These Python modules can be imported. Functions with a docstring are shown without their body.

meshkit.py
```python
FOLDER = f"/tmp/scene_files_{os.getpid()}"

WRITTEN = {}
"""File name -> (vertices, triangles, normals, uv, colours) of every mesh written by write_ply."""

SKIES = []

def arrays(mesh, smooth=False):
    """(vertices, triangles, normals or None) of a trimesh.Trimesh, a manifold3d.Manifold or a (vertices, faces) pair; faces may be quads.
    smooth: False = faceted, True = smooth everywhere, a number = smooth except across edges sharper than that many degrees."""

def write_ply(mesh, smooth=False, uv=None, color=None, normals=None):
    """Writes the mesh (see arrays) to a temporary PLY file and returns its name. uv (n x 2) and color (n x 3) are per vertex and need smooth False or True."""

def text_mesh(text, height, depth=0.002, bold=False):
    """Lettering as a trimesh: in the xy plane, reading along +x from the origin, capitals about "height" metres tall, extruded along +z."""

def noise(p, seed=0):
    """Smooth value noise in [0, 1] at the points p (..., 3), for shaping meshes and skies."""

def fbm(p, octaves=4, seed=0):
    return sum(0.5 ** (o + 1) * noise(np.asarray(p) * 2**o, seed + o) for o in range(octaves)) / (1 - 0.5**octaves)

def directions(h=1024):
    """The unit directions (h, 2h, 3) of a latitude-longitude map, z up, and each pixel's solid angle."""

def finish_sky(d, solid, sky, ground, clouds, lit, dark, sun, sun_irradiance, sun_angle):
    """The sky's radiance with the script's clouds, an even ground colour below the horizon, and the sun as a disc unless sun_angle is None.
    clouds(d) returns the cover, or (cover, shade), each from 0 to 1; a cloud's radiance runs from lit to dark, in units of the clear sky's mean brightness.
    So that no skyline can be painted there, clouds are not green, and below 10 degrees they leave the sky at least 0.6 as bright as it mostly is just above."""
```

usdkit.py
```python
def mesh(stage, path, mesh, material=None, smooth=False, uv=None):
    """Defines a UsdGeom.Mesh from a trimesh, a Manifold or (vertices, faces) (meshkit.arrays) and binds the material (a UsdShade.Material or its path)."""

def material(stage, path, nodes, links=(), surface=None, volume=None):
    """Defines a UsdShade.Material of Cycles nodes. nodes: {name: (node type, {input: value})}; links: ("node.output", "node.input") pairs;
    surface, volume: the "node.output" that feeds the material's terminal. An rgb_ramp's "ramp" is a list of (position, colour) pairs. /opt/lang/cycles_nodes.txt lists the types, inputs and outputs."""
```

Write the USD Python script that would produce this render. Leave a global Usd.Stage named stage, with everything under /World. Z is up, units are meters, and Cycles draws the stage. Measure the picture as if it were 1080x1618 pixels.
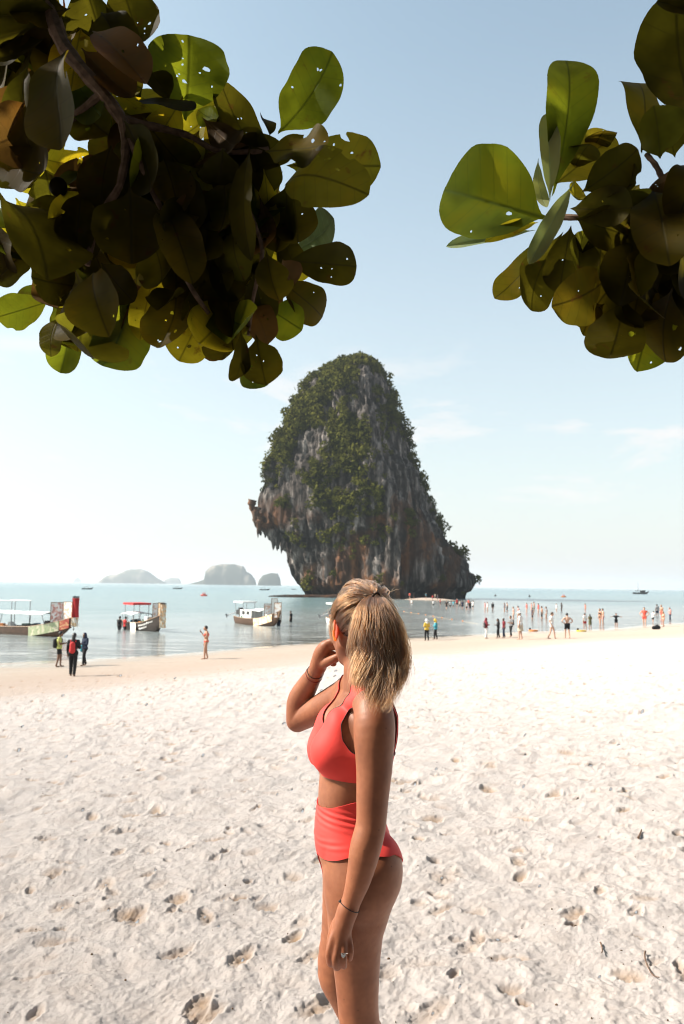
import math, random
import numpy as np
import trimesh
import shapely
from shapely.geometry import Polygon, Point
from scipy.spatial import Delaunay, cKDTree
from scipy.interpolate import PchipInterpolator
from pxr import Usd, UsdGeom, UsdLux, UsdShade, Gf, Sdf, Vt
import usdkit, meshkit
from meshkit import fbm, noise

stage = Usd.Stage.CreateInMemory()
UsdGeom.SetStageUpAxis(stage, UsdGeom.Tokens.z)
UsdGeom.Xform.Define(stage, '/World')
UsdGeom.Scope.Define(stage, '/World/Looks')

# ------------------------------------------------------------------ camera
CZ = 3.7                      # eye above the water
F = 1200.0                    # focal length in photo pixels (1080 wide)
PITCH = math.atan((925 - 809) / F)
ROLL = 0.0130
CAM = np.array([0.0, 0.0, CZ])
_f = np.array([0, math.cos(PITCH), math.sin(PITCH)])
_r0, _u0 = np.array([1.0, 0, 0]), np.array([0, -math.sin(PITCH), math.cos(PITCH)])
_r = math.cos(ROLL) * _r0 + math.sin(ROLL) * _u0
_u = -math.sin(ROLL) * _r0 + math.cos(ROLL) * _u0
cam = UsdGeom.Camera.Define(stage, '/World/camera')
cam.AddTransformOp().Set(Gf.Matrix4d(*_r, 0, *_u, 0, *(-_f), 0, *CAM, 1))
cam.CreateHorizontalApertureAttr(24.0)
cam.CreateVerticalApertureAttr(24.0 * 1618 / 1080)
cam.CreateFocalLengthAttr(24.0 * F / 1080)
cam.CreateClippingRangeAttr(Gf.Vec2f(0.05, 60000))
cam.CreateFStopAttr(6.3)
cam.CreateFocusDistanceAttr(2.2)
cam.CreateExposureAttr(1.38)

# ------------------------------------------------------------------ sun and sky
SUN = np.array([-1.0, 0.04, 0.84]); SUN /= np.linalg.norm(SUN)
sun = UsdLux.DistantLight.Define(stage, '/World/sun')
sun.CreateIntensityAttr(1.25)
sun.CreateAngleAttr(0.53)
sun.CreateColorAttr(Gf.Vec3f(1.0, 0.93, 0.84))
sun.GetPrim().CreateAttribute('inputs:normalize', Sdf.ValueTypeNames.Bool).Set(True)
_q = Gf.Rotation(Gf.Vec3d(0, 0, 1), Gf.Vec3d(*SUN))
sun.AddTransformOp().Set(Gf.Matrix4d().SetRotate(_q))

SKY_STRENGTH = 0.0915
dome = UsdLux.DomeLight.Define(stage, '/World/sky')
dome.GetPrim().SetCustomDataByKey('kind', 'structure')
dome.GetPrim().SetCustomDataByKey('label', 'pale blue sky fading to white at the horizon')


def mat(name, nodes, links=(), surface=None, volume=None):
    return usdkit.material(stage, '/World/Looks/' + name, nodes, links, surface, volume)


skymat = mat('sky_air', {
    's': ('sky_texture', {'sky_type': 'single_scattering', 'sun_disc': False, 'sun_elevation': math.asin(SUN[2]), 'sun_rotation': math.atan2(SUN[0], SUN[1]),
                          'altitude': 0.0, 'air_density': 1.0, 'aerosol_density': 2.2, 'ozone_density': 1.0}),
    'tc': ('texture_coordinate', {}),
    'mp': ('mapping', {'scale': (5.0, 5.0, 17.0)}),
    'n': ('noise_texture', {'scale': 1.0, 'detail': 6, 'roughness': 0.6, 'distortion': 0.3}),
    'nr': ('map_range', {'from_min': 0.555, 'from_max': 0.70, 'to_min': 0.0, 'to_max': 1.0}),
    'sx': ('separate_xyz', {}),
    'lo': ('map_range', {'range_type': 'smoothstep', 'from_min': 0.05, 'from_max': 0.15, 'to_min': 0.0, 'to_max': 1.0}),
    'hi': ('map_range', {'range_type': 'smoothstep', 'from_min': 0.34, 'from_max': 0.22, 'to_min': 0.0, 'to_max': 1.0}),
    'm1': ('math', {'math_type': 'multiply'}), 'm2': ('math', {'math_type': 'multiply'}),
    'mx': ('mix_color', {'b': (4.3, 4.15, 4.1)}),
    'tint': ('mix_color', {'blend_type': 'multiply', 'fac': 1.0, 'b': (1.16, 1.20, 0.97), 'use_clamp': False}),
    'hz': ('rgb_ramp', {'ramp': [(0.0, (0.9, 0.9, 0.9)), (0.06, (0.78, 0.78, 0.78)), (0.16, (0.60, 0.60, 0.60)), (0.30, (0.44, 0.44, 0.44)), (0.46, (0.27, 0.27, 0.27)), (0.6, (0.15, 0.15, 0.15)), (0.8, (0.05, 0.05, 0.05)), (1.0, (0.0, 0.0, 0.0))]}),
    'air': ('mix_color', {'b': (3.75, 3.82, 3.9), 'use_clamp': False}),
    'bg': ('background_shader', {'strength': SKY_STRENGTH})},
    [('tc.generated', 'mp.vector'), ('mp.vector', 'n.vector'), ('n.fac', 'nr.value'), ('tc.generated', 'sx.vector'), ('sx.z', 'lo.value'), ('sx.z', 'hi.value'),
     ('lo.result', 'm1.value1'), ('hi.result', 'm1.value2'), ('m1.value', 'm2.value1'), ('nr.result', 'm2.value2'), ('m2.value', 'mx.fac'), ('s.color', 'tint.a'), ('sx.z', 'hz.fac'), ('hz.color', 'air.fac'), ('tint.result', 'air.a'), ('air.result', 'mx.a'), ('mx.result', 'bg.color')],
    surface='bg.background')
UsdShade.MaterialBindingAPI.Apply(dome.GetPrim()).Bind(skymat)


# ------------------------------------------------------------------ helpers
def at(px, py, Y):
    """The point at depth Y (metres along +y) that the photograph shows at pixel (px, py)."""
    d = _r * ((px - 540) / F) + _u * ((809 - py) / F) + _f
    return CAM + d * (Y / d[1])


def pix(p):
    p = np.atleast_2d(p) - CAM
    z = p @ _f
    return np.stack([540 + F * (p @ _r) / z, 809 - F * (p @ _u) / z], -1)


USED = {}


def free(parent, name):
    k = (parent, name)
    n = USED.get(k, 0)
    USED[k] = n + 1
    return f'{parent}/{name}' if n == 0 else f'{parent}/{name}_{n:03d}'


def tag(prim, label=None, cat=None, group=None, kind=None):
    p = prim.GetPrim() if hasattr(prim, 'GetPrim') else prim
    for k, v in (('label', label), ('category', cat), ('group', group), ('kind', kind)):
        if v:
            p.SetCustomDataByKey(k, v)
    return p


def thing(name, label, cat, loc=(0, 0, 0), rz=0.0, group=None, kind=None):
    x = UsdGeom.Xform.Define(stage, free('/World', name))
    x.AddTranslateOp().Set(Gf.Vec3d(*map(float, loc)))
    if rz:
        x.AddRotateZOp().Set(float(math.degrees(rz)))
    return tag(x, label, cat, group, kind)


def part(name, mesh, material, parent='/World', smooth=40, label=None, kind=None, uv=None, origin=None):
    """One Mesh prim. origin: the world position of the parent thing, subtracted from the mesh's vertices."""
    pp = parent if isinstance(parent, str) else str(parent.GetPath())
    if origin is not None:
        v, f, _ = meshkit.arrays(mesh)
        mesh = (v - np.asarray(origin), f)
    m = usdkit.mesh(stage, free(pp, name), mesh, material, smooth=smooth, uv=uv)
    tag(m, label, None, None, kind)
    return m.GetPrim()


def cat_mesh(ms):
    return trimesh.util.concatenate([m if isinstance(m, trimesh.Trimesh) else trimesh.Trimesh(*m, process=False) for m in ms])


def box(c, s, rz=0, ry=0):
    m = trimesh.creation.box(extents=s)
    if ry:
        m.apply_transform(trimesh.transformations.rotation_matrix(ry, [0, 1, 0]))
    if rz:
        m.apply_transform(trimesh.transformations.rotation_matrix(rz, [0, 0, 1]))
    m.apply_translation(c)
    return m


def tube(pts, r, n=8, caps=True):
    p = np.asarray(pts, float)
    r = np.broadcast_to(np.asarray(r, float), (len(p),))
    t = np.gradient(p, axis=0)
    t /= np.linalg.norm(t, axis=1, keepdims=True) + 1e-12
    a = np.zeros_like(p)
    ref = np.array([0, 0, 1.0]) if abs(t[0, 2]) < 0.9 else np.array([1.0, 0, 0])
    a[0] = np.cross(t[0], ref)
    a[0] /= np.linalg.norm(a[0])
    for i in range(1, len(p)):
        a[i] = a[i - 1] - t[i] * (a[i - 1] @ t[i])
        a[i] /= np.linalg.norm(a[i]) + 1e-12
    b = np.cross(t, a)
    an = np.arange(n) * 2 * np.pi / n
    v = p[:, None] + r[:, None, None] * (np.cos(an)[None, :, None] * a[:, None] + np.sin(an)[None, :, None] * b[:, None])
    i, j = np.meshgrid(np.arange(len(p) - 1), np.arange(n), indexing='ij')
    q = np.stack([i * n + j, i * n + (j + 1) % n, (i + 1) * n + (j + 1) % n, (i + 1) * n + j], -1).reshape(-1, 4)
    f = np.vstack([q[:, [0, 1, 2]], q[:, [0, 2, 3]]])
    v = v.reshape(-1, 3)
    if caps:
        k = len(v)
        v = np.vstack([v, p[0], p[-1]])
        jj = np.arange(n)
        e = (len(p) - 1) * n
        f = np.vstack([f, np.stack([np.full(n, k), (jj + 1) % n, jj], 1), np.stack([np.full(n, k + 1), e + jj, e + (jj + 1) % n], 1)])
    return trimesh.Trimesh(v, f, process=False)


def bez(pts, n=16):
    """Smooth curve through the points."""
    p = np.asarray(pts, float)
    t = np.concatenate([[0], np.cumsum(np.linalg.norm(np.diff(p, axis=0), axis=1))])
    return PchipInterpolator(t, p)(np.linspace(0, t[-1], n))


def simple(name, color, rough=0.6, spec=0.4, var=0.12, scale=30, **kw):
    """Paint, cloth, wood: a principled surface with uneven tone and a little relief."""
    c = np.array(color) * 0.72
    return mat(name, {
        'g': ('geometry', {}), 'n': ('noise_texture', {'scale': scale, 'detail': 5}),
        'r': ('rgb_ramp', {'ramp': [(0.3, tuple(c * (1 - var))), (0.7, tuple(np.minimum(c * (1 + var), 1)))]}),
        'b': ('bump', {'strength': 0.15, 'distance': 0.01}),
        'p': ('principled_bsdf', {'roughness': rough, 'specular_ior_level': spec, **kw})},
        [('g.position', 'n.vector'), ('n.fac', 'r.fac'), ('r.color', 'p.base_color'), ('n.fac', 'b.height'), ('b.normal', 'p.normal')], 'p.BSDF')
# ------------------------------------------------------------------ beach and sea
def shore_s(x, y):
    """Metres inland of the waterline, which runs obliquely from near left to far right."""
    w = 1.1 * np.sin(x * 0.16 + 0.6) + 0.7 * np.sin(x * 0.37 + 2.0)
    return (50 + 0.93 * np.asarray(x) + w - np.asarray(y)) / 1.366


_prof = PchipInterpolator([-400, -120, -40, -12, 0, 8, 14, 22, 30, 36, 60, 200], [-4, -2.0, -1.0, -0.42, 0.0, 0.27, 0.62, 1.15, 1.72, 2.06, 2.9, 5.5])


def beach_base(x, y):
    s = np.clip(shore_s(x, y), -399, 199)
    z = _prof(s)
    bar = np.exp(-((np.asarray(x) - 23) / 11) ** 2 - ((np.asarray(y) - 216) / 8) ** 2) * 1.9 + np.exp(-((np.asarray(x) - 40) / 12) ** 2 - ((np.asarray(y) - 222) / 6) ** 2) * 1.0
    mid = np.exp(-((np.asarray(x) - 12 - 0.1 * np.asarray(y)) / 22) ** 2) * np.clip((np.asarray(y) - 50) / 30, 0, 1) * np.clip((230 - np.asarray(y)) / 25, 0, 1)
    z = np.where(z < -0.22, z + (-0.22 - z) * mid * 0.92, z)
    return np.maximum(z, z + bar)


def ground_z(x, y):
    return float(beach_base(np.float64(x), np.float64(y)))


def build_beach():
    rng = np.random.default_rng(5)
    front = np.linspace(-0.52, 0.52, 860)
    rest = np.linspace(0.52, 2 * np.pi - 0.52, 130)[1:-1]
    ang = np.concatenate([front, rest])
    pr = np.arange(545, 60, -0.85)                         # rows a pixel apart near the camera
    near = 1.65 * 760 / pr
    rad = np.concatenate([np.geomspace(0.15, near[0], 14)[:-1], near, np.geomspace(near[-1], 110, 130)[1:], np.geomspace(110, 700, 40)[1:]])
    R, A = np.meshgrid(rad, ang, indexing='ij')
    X, Y = R * np.sin(A), R * np.cos(A)
    Z = beach_base(X, Y)
    S = shore_s(X, Y)
    dry = np.clip((S - 11) / 7, 0, 1)                        # trodden dry sand
    fade = np.clip(1.5 - R / 45, 0.15, 1)
    P = np.stack([X, Y, np.zeros_like(X)], -1)
    W = P + 0.35 * np.stack([fbm(P * 1.3, 3, 31) - 0.5, fbm(P * 1.3, 3, 32) - 0.5, np.zeros_like(X)], -1)
    bumps = (fbm(W * 0.8, 3, 1) - 0.5) * 0.085 + (fbm(W * 2.6, 3, 2) - 0.5) * 0.055 + (fbm(W * 7.5, 3, 3) - 0.5) * 0.036
    ridged = np.abs(fbm(W * 3.6, 3, 7) - 0.5)
    bumps += (0.10 - ridged) * 0.05 * (fbm(P * 0.9, 2, 8) > 0.42)
    fine = (fbm(W * 22, 3, 4) - 0.5) * 0.016 * np.clip(1.6 - R / 9, 0, 1)
    smooth = (fbm(P * 0.25, 3, 5) - 0.5) * 0.07 + (fbm(P * 1.1, 2, 6) - 0.5) * 0.012
    Z = Z + dry * (bumps * fade + fine + (fbm(P * 50, 3, 44) - 0.5) * 0.012 * np.clip(1.5 - R / 6, 0, 1) - 0.010 * np.clip(np.abs(fbm(W * 12, 3, 45) - 0.5) * 2 - 0.12, 0, 0.3) * np.clip(1.6 - R / 9, 0, 1)) + (1 - dry) * smooth * np.clip(1 - np.abs(S + 4) / 30, 0, 1) * np.clip((S + 1) / 4, 0.15, 1)
    # footprints: oval dents with a pushed-up rim, some in lines of steps
    xy = np.stack([X.ravel(), Y.ravel()], 1)
    sel = np.where((R.ravel() < 34) & (np.abs(A.ravel()) < 0.52) & (S.ravel() > 8))[0]
    tree = cKDTree(xy[sel])
    zf = Z.ravel()
    damp = np.zeros(len(zf))
    crumb = fbm(np.stack([X, Y, X * 0], -1).reshape(-1, 3)[sel] * 60, 2, 51)
    cr = np.zeros(len(zf)); cr[sel] = crumb
    st = []
    for _ in range(3600):
        d = 2.3 + 27 * rng.random() ** 0.75
        x = (rng.random() - 0.5) * 2 * 0.52 * d
        st.append((x, d, rng.normal(0.5, 0.8), rng.uniform(0.035, 0.12), rng.uniform(0.35, 0.8), 0.006 + 0.032 * rng.random() ** 1.6))
    for _ in range(26):
        x, y, h = rng.uniform(-6, 6), rng.uniform(3, 18), rng.normal(0.2, 0.9)
        for k in range(14):
            o = 0.11 * (-1) ** k
            st.append((x + math.sin(h) * 0.62 * k + math.cos(h) * o, y + math.cos(h) * 0.62 * k - math.sin(h) * o, h, 0.13, 0.42, rng.uniform(0.015, 0.035)))
    for (px, py, L, dep) in ((382, 1510, 0.15, 0.085), (465, 1480, 0.12, 0.09), (90, 1485, 0.16, 0.06), (500, 1590, 0.15, 0.07), (330, 1600, 0.13, 0.07), (60, 1540, 0.15, 0.06), (718, 1540, 0.07, 0.07), (608, 1535, 0.07, 0.05),
                             (170, 1438, 0.1, 0.05), (354, 1420, 0.13, 0.05), (135, 1425, 0.08, 0.05), (235, 1300, 0.12, 0.04), (175, 1258, 0.16, 0.05), (68, 1323, 0.12, 0.04), (420, 1303, 0.12, 0.045), (560, 1600, .12, .05)):
        p = at(px, py, 1.0) - CAM
        t = 1.0
        for _ in range(20):
            t = (ground_z(p[0] * t, p[1] * t) - CZ) / p[2]
        st.append((p[0] * t, p[1] * t, 0.6 + rng.normal(0, .4), L * 0.7, 0.5, dep * 0.42))
    for (x, y, h, L, asp, dep) in st:
        ids = tree.query_ball_point((x, y), L * 1.9)
        if not ids:
            continue
        ids = sel[ids]
        dx, dy = xy[ids, 0] - x, xy[ids, 1] - y
        a, b = dx * math.sin(h) + dy * math.cos(h), dx * math.cos(h) - dy * math.sin(h)
        b = b * (1 + 0.25 * a / L)
        q = np.sqrt((a / L) ** 2 + (b / (L * asp)) ** 2)
        q = q * (1 + 0.22 * (noise(np.stack([dx * 14 + x * 9, dy * 14 + y * 9, dx * 0], -1), 3) - 0.5))
        q = q + (cr[ids] - 0.5) * 0.32
        dig = np.clip(1 - q ** 2.6, 0, 1)
        zf[ids] += 0.72 * dep * (-dig * (0.75 + 0.7 * (cr[ids] - 0.5)) + (0.22 + 0.5 * (cr[ids] - 0.5)) * np.exp(-((q - 1.12) / 0.22) ** 2))
        damp[ids] = np.maximum(damp[ids], dig * np.clip((dep - 0.012) / 0.03, 0, 1) * (0.5 + cr[ids]))  # dent depth, later painted as brown shade on the sand
    Z = zf.reshape(X.shape)
    na, nr = len(ang), len(rad)
    i, j = np.meshgrid(np.arange(nr - 1), np.arange(na), indexing='ij')
    q = np.stack([i * na + j, i * na + (j + 1) % na, (i + 1) * na + (j + 1) % na, (i + 1) * na + j], -1).reshape(-1, 4)
    v = np.stack([X, Y, Z], -1).reshape(-1, 3)
    f = np.vstack([q[:, [0, 2, 1]], q[:, [0, 3, 2]]])
    c = len(v)
    v = np.vstack([v, [0, 0, ground_z(0, 0)]])
    f = np.vstack([f, np.stack([np.full(na, c), (np.arange(na) + 1) % na, np.arange(na)], 1)])
    return v, f, np.append(damp, 0.0)


sand = mat('sand', {
    'g': ('geometry', {}), 'x': ('separate_xyz', {}),
    'n1': ('noise_texture', {'scale': 0.8, 'detail': 4}), 'n2': ('noise_texture', {'scale': 900, 'detail': 2}), 'n3': ('noise_texture', {'scale': 34, 'detail': 6, 'roughness': 0.7}),
    'n4': ('noise_texture', {'scale': 6, 'detail': 3}),
    'zz': ('math', {'math_type': 'multiply_add', 'value2': 0.22, 'value3': -0.11}), 'za': ('math', {'math_type': 'add'}),
    'ramp': ('rgb_ramp', {'ramp': [(0.0, (0.37, 0.34, 0.30)), (0.03, (0.32, 0.27, 0.22)), (0.14, (0.330, 0.273, 0.228)), (0.34, (0.3333, 0.2718, 0.2328)), (0.60, (0.3636, 0.3069, 0.2731)), (0.78, (0.4113, 0.3753, 0.3600)), (1.0, (0.4199, 0.3884, 0.3779))]}),
    'grain': ('rgb_ramp', {'ramp': [(0.25, (0.86, 0.85, 0.84)), (0.5, (1, 1, 1)), (0.78, (1.06, 1.05, 1.03))]}),
    'mg': ('mix_color', {'blend_type': 'multiply', 'fac': 1.0}),
    'blot': ('rgb_ramp', {'ramp': [(0.30, (0.95, 0.915, 0.88)), (0.55, (1.03, 1.015, 1.0))]}), 'mb': ('mix_color', {'blend_type': 'multiply', 'fac': 1.0}),
    'deb': ('voronoi_texture', {'scale': 9.0, 'feature': 'f1', 'randomness': 1.0}), 'debr': ('rgb_ramp', {'ramp': [(0.020, (0.25, 0.18, 0.12)), (0.05, (1, 1, 1))]}), 'md': ('mix_color', {'blend_type': 'multiply', 'fac': 0.8}),
    'dmp': ('attribute', {'attribute': 'damp'}), 'dmx': ('mix_color', {'blend_type': 'multiply', 'b': (0.74, 0.56, 0.38)}),  # warm shadow tone put into the sand colour inside dents
    'zr': ('map_range', {'clamp': True, 'from_min': 0.01, 'from_max': 0.16, 'to_min': 0.10, 'to_max': 0.9}),
    'sp': ('map_range', {'clamp': True, 'from_min': 0.02, 'from_max': 0.25, 'to_min': 0.55, 'to_max': 0.12}),
    'dz': ('map_range', {'clamp': True, 'from_min': 0.05, 'from_max': 0.75, 'to_min': 0.03, 'to_max': 0.9}),
    'hs': ('math', {'math_type': 'multiply_add', 'value2': 0.35}),
    'b': ('bump', {'distance': 0.02}), 'p': ('principled_bsdf', {'diffuse_roughness': 0.6})},
    [('g.position', 'x.vector'), ('g.position', 'n1.vector'), ('g.position', 'n2.vector'), ('g.position', 'n3.vector'), ('g.position', 'n4.vector'), ('n1.fac', 'zz.value1'), ('x.z', 'za.value1'), ('zz.value', 'za.value2'),
     ('za.value', 'ramp.fac'), ('n2.fac', 'grain.fac'), ('ramp.color', 'mg.a'), ('grain.color', 'mg.b'), ('n4.fac', 'blot.fac'), ('mg.result', 'mb.a'), ('blot.color', 'mb.b'),
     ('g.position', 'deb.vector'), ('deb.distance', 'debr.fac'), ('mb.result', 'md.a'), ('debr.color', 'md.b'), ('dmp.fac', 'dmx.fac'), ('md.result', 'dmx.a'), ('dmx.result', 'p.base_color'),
     ('za.value', 'zr.value'), ('zr.result', 'p.roughness'), ('za.value', 'sp.value'), ('sp.result', 'p.specular_ior_level'), ('za.value', 'dz.value'), ('dz.result', 'b.strength'),
     ('n2.fac', 'hs.value1'), ('n3.fac', 'hs.value3'), ('hs.value', 'b.height'), ('b.normal', 'p.normal')], 'p.BSDF')
_bv, _bf, _bd = build_beach()
_beach = part('sand_beach', (_bv, _bf), sand, smooth=True)
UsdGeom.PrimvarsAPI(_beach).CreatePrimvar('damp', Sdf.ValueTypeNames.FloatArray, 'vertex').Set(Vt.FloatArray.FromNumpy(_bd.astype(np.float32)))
tag(_beach, 'pale trodden sand beach sloping down to the water', None, None, 'structure')
_bt = cKDTree(_bv[:, :2])


def beach_z(x, y):
    return float(_bv[_bt.query((x, y))[1], 2])


# the sea: one sheet at z = 0 from just behind the waterline to past the horizon
def build_sea():
    t = np.concatenate([np.arange(-6, 60, 1.2), np.geomspace(60, 900, 90), np.geomspace(950, 45000, 26)])      # metres seaward
    s = np.concatenate([-np.geomspace(45000, 300, 20), np.linspace(-280, 420, 420), np.geomspace(450, 45000, 20)])
    n = np.array([-0.93, 1.0]) / 1.366
    d = np.array([1.0, 0.93]) / 1.366
    T, Q = np.meshgrid(t, s, indexing='ij')
    X, Y = Q * d[0] + T * n[0], 50 + Q * d[1] + T * n[1]
    amp = np.clip((T + 2) / 22, 0.03, 1) * np.clip(2.2 - T / 500, 0, 1)
    ph = T * 0.55 + 2.2 * fbm(np.stack([X * 0.03, Y * 0.03, X * 0], -1), 3, 9) * 4
    Z = amp * (0.045 * np.sin(ph) + 0.05 * (fbm(np.stack([X * 0.25, Y * 0.25, X * 0], -1), 3, 10) - 0.5))
    a, b = T.shape
    i, j = np.meshgrid(np.arange(a - 1), np.arange(b - 1), indexing='ij')
    q = np.stack([i * b + j, i * b + j + 1, (i + 1) * b + j + 1, (i + 1) * b + j], -1).reshape(-1, 4)
    return np.stack([X, Y, Z], -1).reshape(-1, 3), np.vstack([q[:, [0, 1, 2]], q[:, [0, 2, 3]]])


sea_m = mat('sea_water', {
    'g': ('geometry', {}), 'd0': ('attribute', {'attribute': 'depth'}),
    'mp': ('mapping', {'rotation': (0, 0, -0.75), 'scale': (0.35, 1.3, 1.0)}), 'nb': ('noise_texture', {'scale': 1.0, 'detail': 5, 'roughness': 0.62, 'distortion': 0.4}),
    'mp2': ('mapping', {'rotation': (0, 0, -0.75), 'scale': (0.012, 0.06, 1.0)}), 'nc': ('noise_texture', {'scale': 1.0, 'detail': 3}),
    'dep': ('rgb_ramp', {'ramp': [(0.0, (0.02, 0.02, 0.02)), (0.06, (0.18, 0.18, 0.18)), (0.15, (0.50, 0.50, 0.50)), (0.30, (0.80, 0.80, 0.80)), (0.6, (0.94, 0.94, 0.94)), (1.0, (0.98, 0.98, 0.98))]}),
    'dn': ('math', {'math_type': 'multiply', 'value2': 1 / 4.0}),
    'col': ('rgb_ramp', {'ramp': [(0.0, (0.46, 0.47, 0.46)), (0.10, (0.40, 0.44, 0.45)), (0.3, (0.15, 0.225, 0.24)), (1.0, (0.062, 0.155, 0.186))]}),
    'cj': ('mix_color', {'blend_type': 'multiply', 'fac': 0.55}), 'cr': ('rgb_ramp', {'ramp': [(0.3, (0.62, 0.74, 0.76)), (0.65, (1, 1, 1))]}),
    'fm': ('noise_texture', {'scale': 1.0, 'detail': 6, 'roughness': 0.7, 'distortion': 0.6}), 'mpf': ('mapping', {'rotation': (0, 0, -0.75), 'scale': (0.10, 0.55, 1.0)}), 'fr1': ('rgb_ramp', {'ramp': [(0.495, (0, 0, 0)), (0.515, (1, 1, 1)), (0.535, (0, 0, 0))]}), 'fd': ('rgb_ramp', {'ramp': [(0.0, (0.55, 0.55, 0.55)), (0.05, (0.30, 0.30, 0.30)), (0.14, (0.10, 0.10, 0.10)), (0.3, (0.0, 0.0, 0.0))]}), 'fmul': ('math', {'math_type': 'multiply'}), 'fdf': ('diffuse_bsdf', {'color': (0.62, 0.63, 0.62)}), 'fmx': ('mix_closure', {}),
    'bb': ('bump', {'strength': 0.75, 'distance': 0.22}),
    'bs': ('rgb_ramp', {'ramp': [(0.0, (0.10, 0.10, 0.10)), (0.10, (0.22, 0.22, 0.22)), (0.35, (0.6, 0.6, 0.6)), (1.0, (0.8, 0.8, 0.8))]}),
    'tr': ('transparent_bsdf', {'color': (0.95, 0.98, 0.97)}), 'df': ('diffuse_bsdf', {}), 'mx': ('mix_closure', {}),
    'gl': ('glossy_bsdf', {'roughness': 0.16, 'color': (0.95, 0.95, 0.95)}), 'fr': ('fresnel', {'IOR': 1.33}), 'frs': ('math', {'math_type': 'multiply', 'value2': 0.88}), 'fx': ('mix_closure', {})},
    [('d0.fac', 'dn.value1'), ('dn.value', 'bs.fac'), ('bs.color', 'bb.strength'), ('dn.value', 'dep.fac'), ('dn.value', 'col.fac'), ('g.position', 'mp.vector'), ('mp.vector', 'nb.vector'), ('nb.fac', 'bb.height'),
     ('g.position', 'mp2.vector'), ('mp2.vector', 'nc.vector'), ('nc.fac', 'cr.fac'), ('col.color', 'cj.a'), ('cr.color', 'cj.b'), ('cj.result', 'df.color'),
     ('dep.color', 'mx.fac'), ('tr.BSDF', 'mx.closure1'), ('df.BSDF', 'mx.closure2'), ('bb.normal', 'gl.normal'), ('bb.normal', 'fr.normal'), ('fr.fac', 'frs.value1'), ('frs.value', 'fx.fac'), ('mx.closure', 'fx.closure1'), ('gl.BSDF', 'fx.closure2'), ('g.position', 'mpf.vector'), ('mpf.vector', 'fm.vector'), ('fm.fac', 'fr1.fac'), ('dn.value', 'fd.fac'), ('fr1.color', 'fmul.value1'), ('fd.color', 'fmul.value2'), ('fmul.value', 'fmx.fac'), ('fx.closure', 'fmx.closure1'), ('fdf.BSDF', 'fmx.closure2')],
    'fmx.closure')
_sv = build_sea()
_sea = part('sea', _sv, sea_m, smooth=True)
_dep = np.maximum(_sv[0][:, 2] - beach_base(_sv[0][:, 0], _sv[0][:, 1]), 0)
UsdGeom.PrimvarsAPI(_sea).CreatePrimvar('depth', Sdf.ValueTypeNames.FloatArray, 'vertex').Set(Vt.FloatArray.FromNumpy(_dep.astype(np.float32)))
tag(_sea, 'shallow turquoise sea reaching to the horizon', None, None, 'structure')


# ------------------------------------------------------------------ the limestone tower
RY = 240.0
_L = [(543, 564), (504, 584), (471, 610), (458, 640), (447, 670), (423, 714), (411, 747), (407, 780), (406, 802), (413, 826), (435, 850), (449, 873), (460, 903), (465, 921), (468, 936), (468, 952)]
_R = [(584, 564), (602, 584), (617, 607), (632, 640), (645, 681), (656, 725), (673, 758), (684, 792), (702, 829), (721, 855), (743, 884), (757, 916), (752, 933), (748, 945), (748, 952)]
_RIDGE = [(572, 564), (578, 590), (584, 640), (596, 700), (612, 760), (628, 820), (636, 870), (628, 920), (628, 952)]


def _mono(pts):
    p = np.array(pts, float)
    return PchipInterpolator(p[:, 1], p[:, 0])


_fl, _fr, _fd = _mono(_L), _mono(_R), _mono(_RIDGE)


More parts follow.
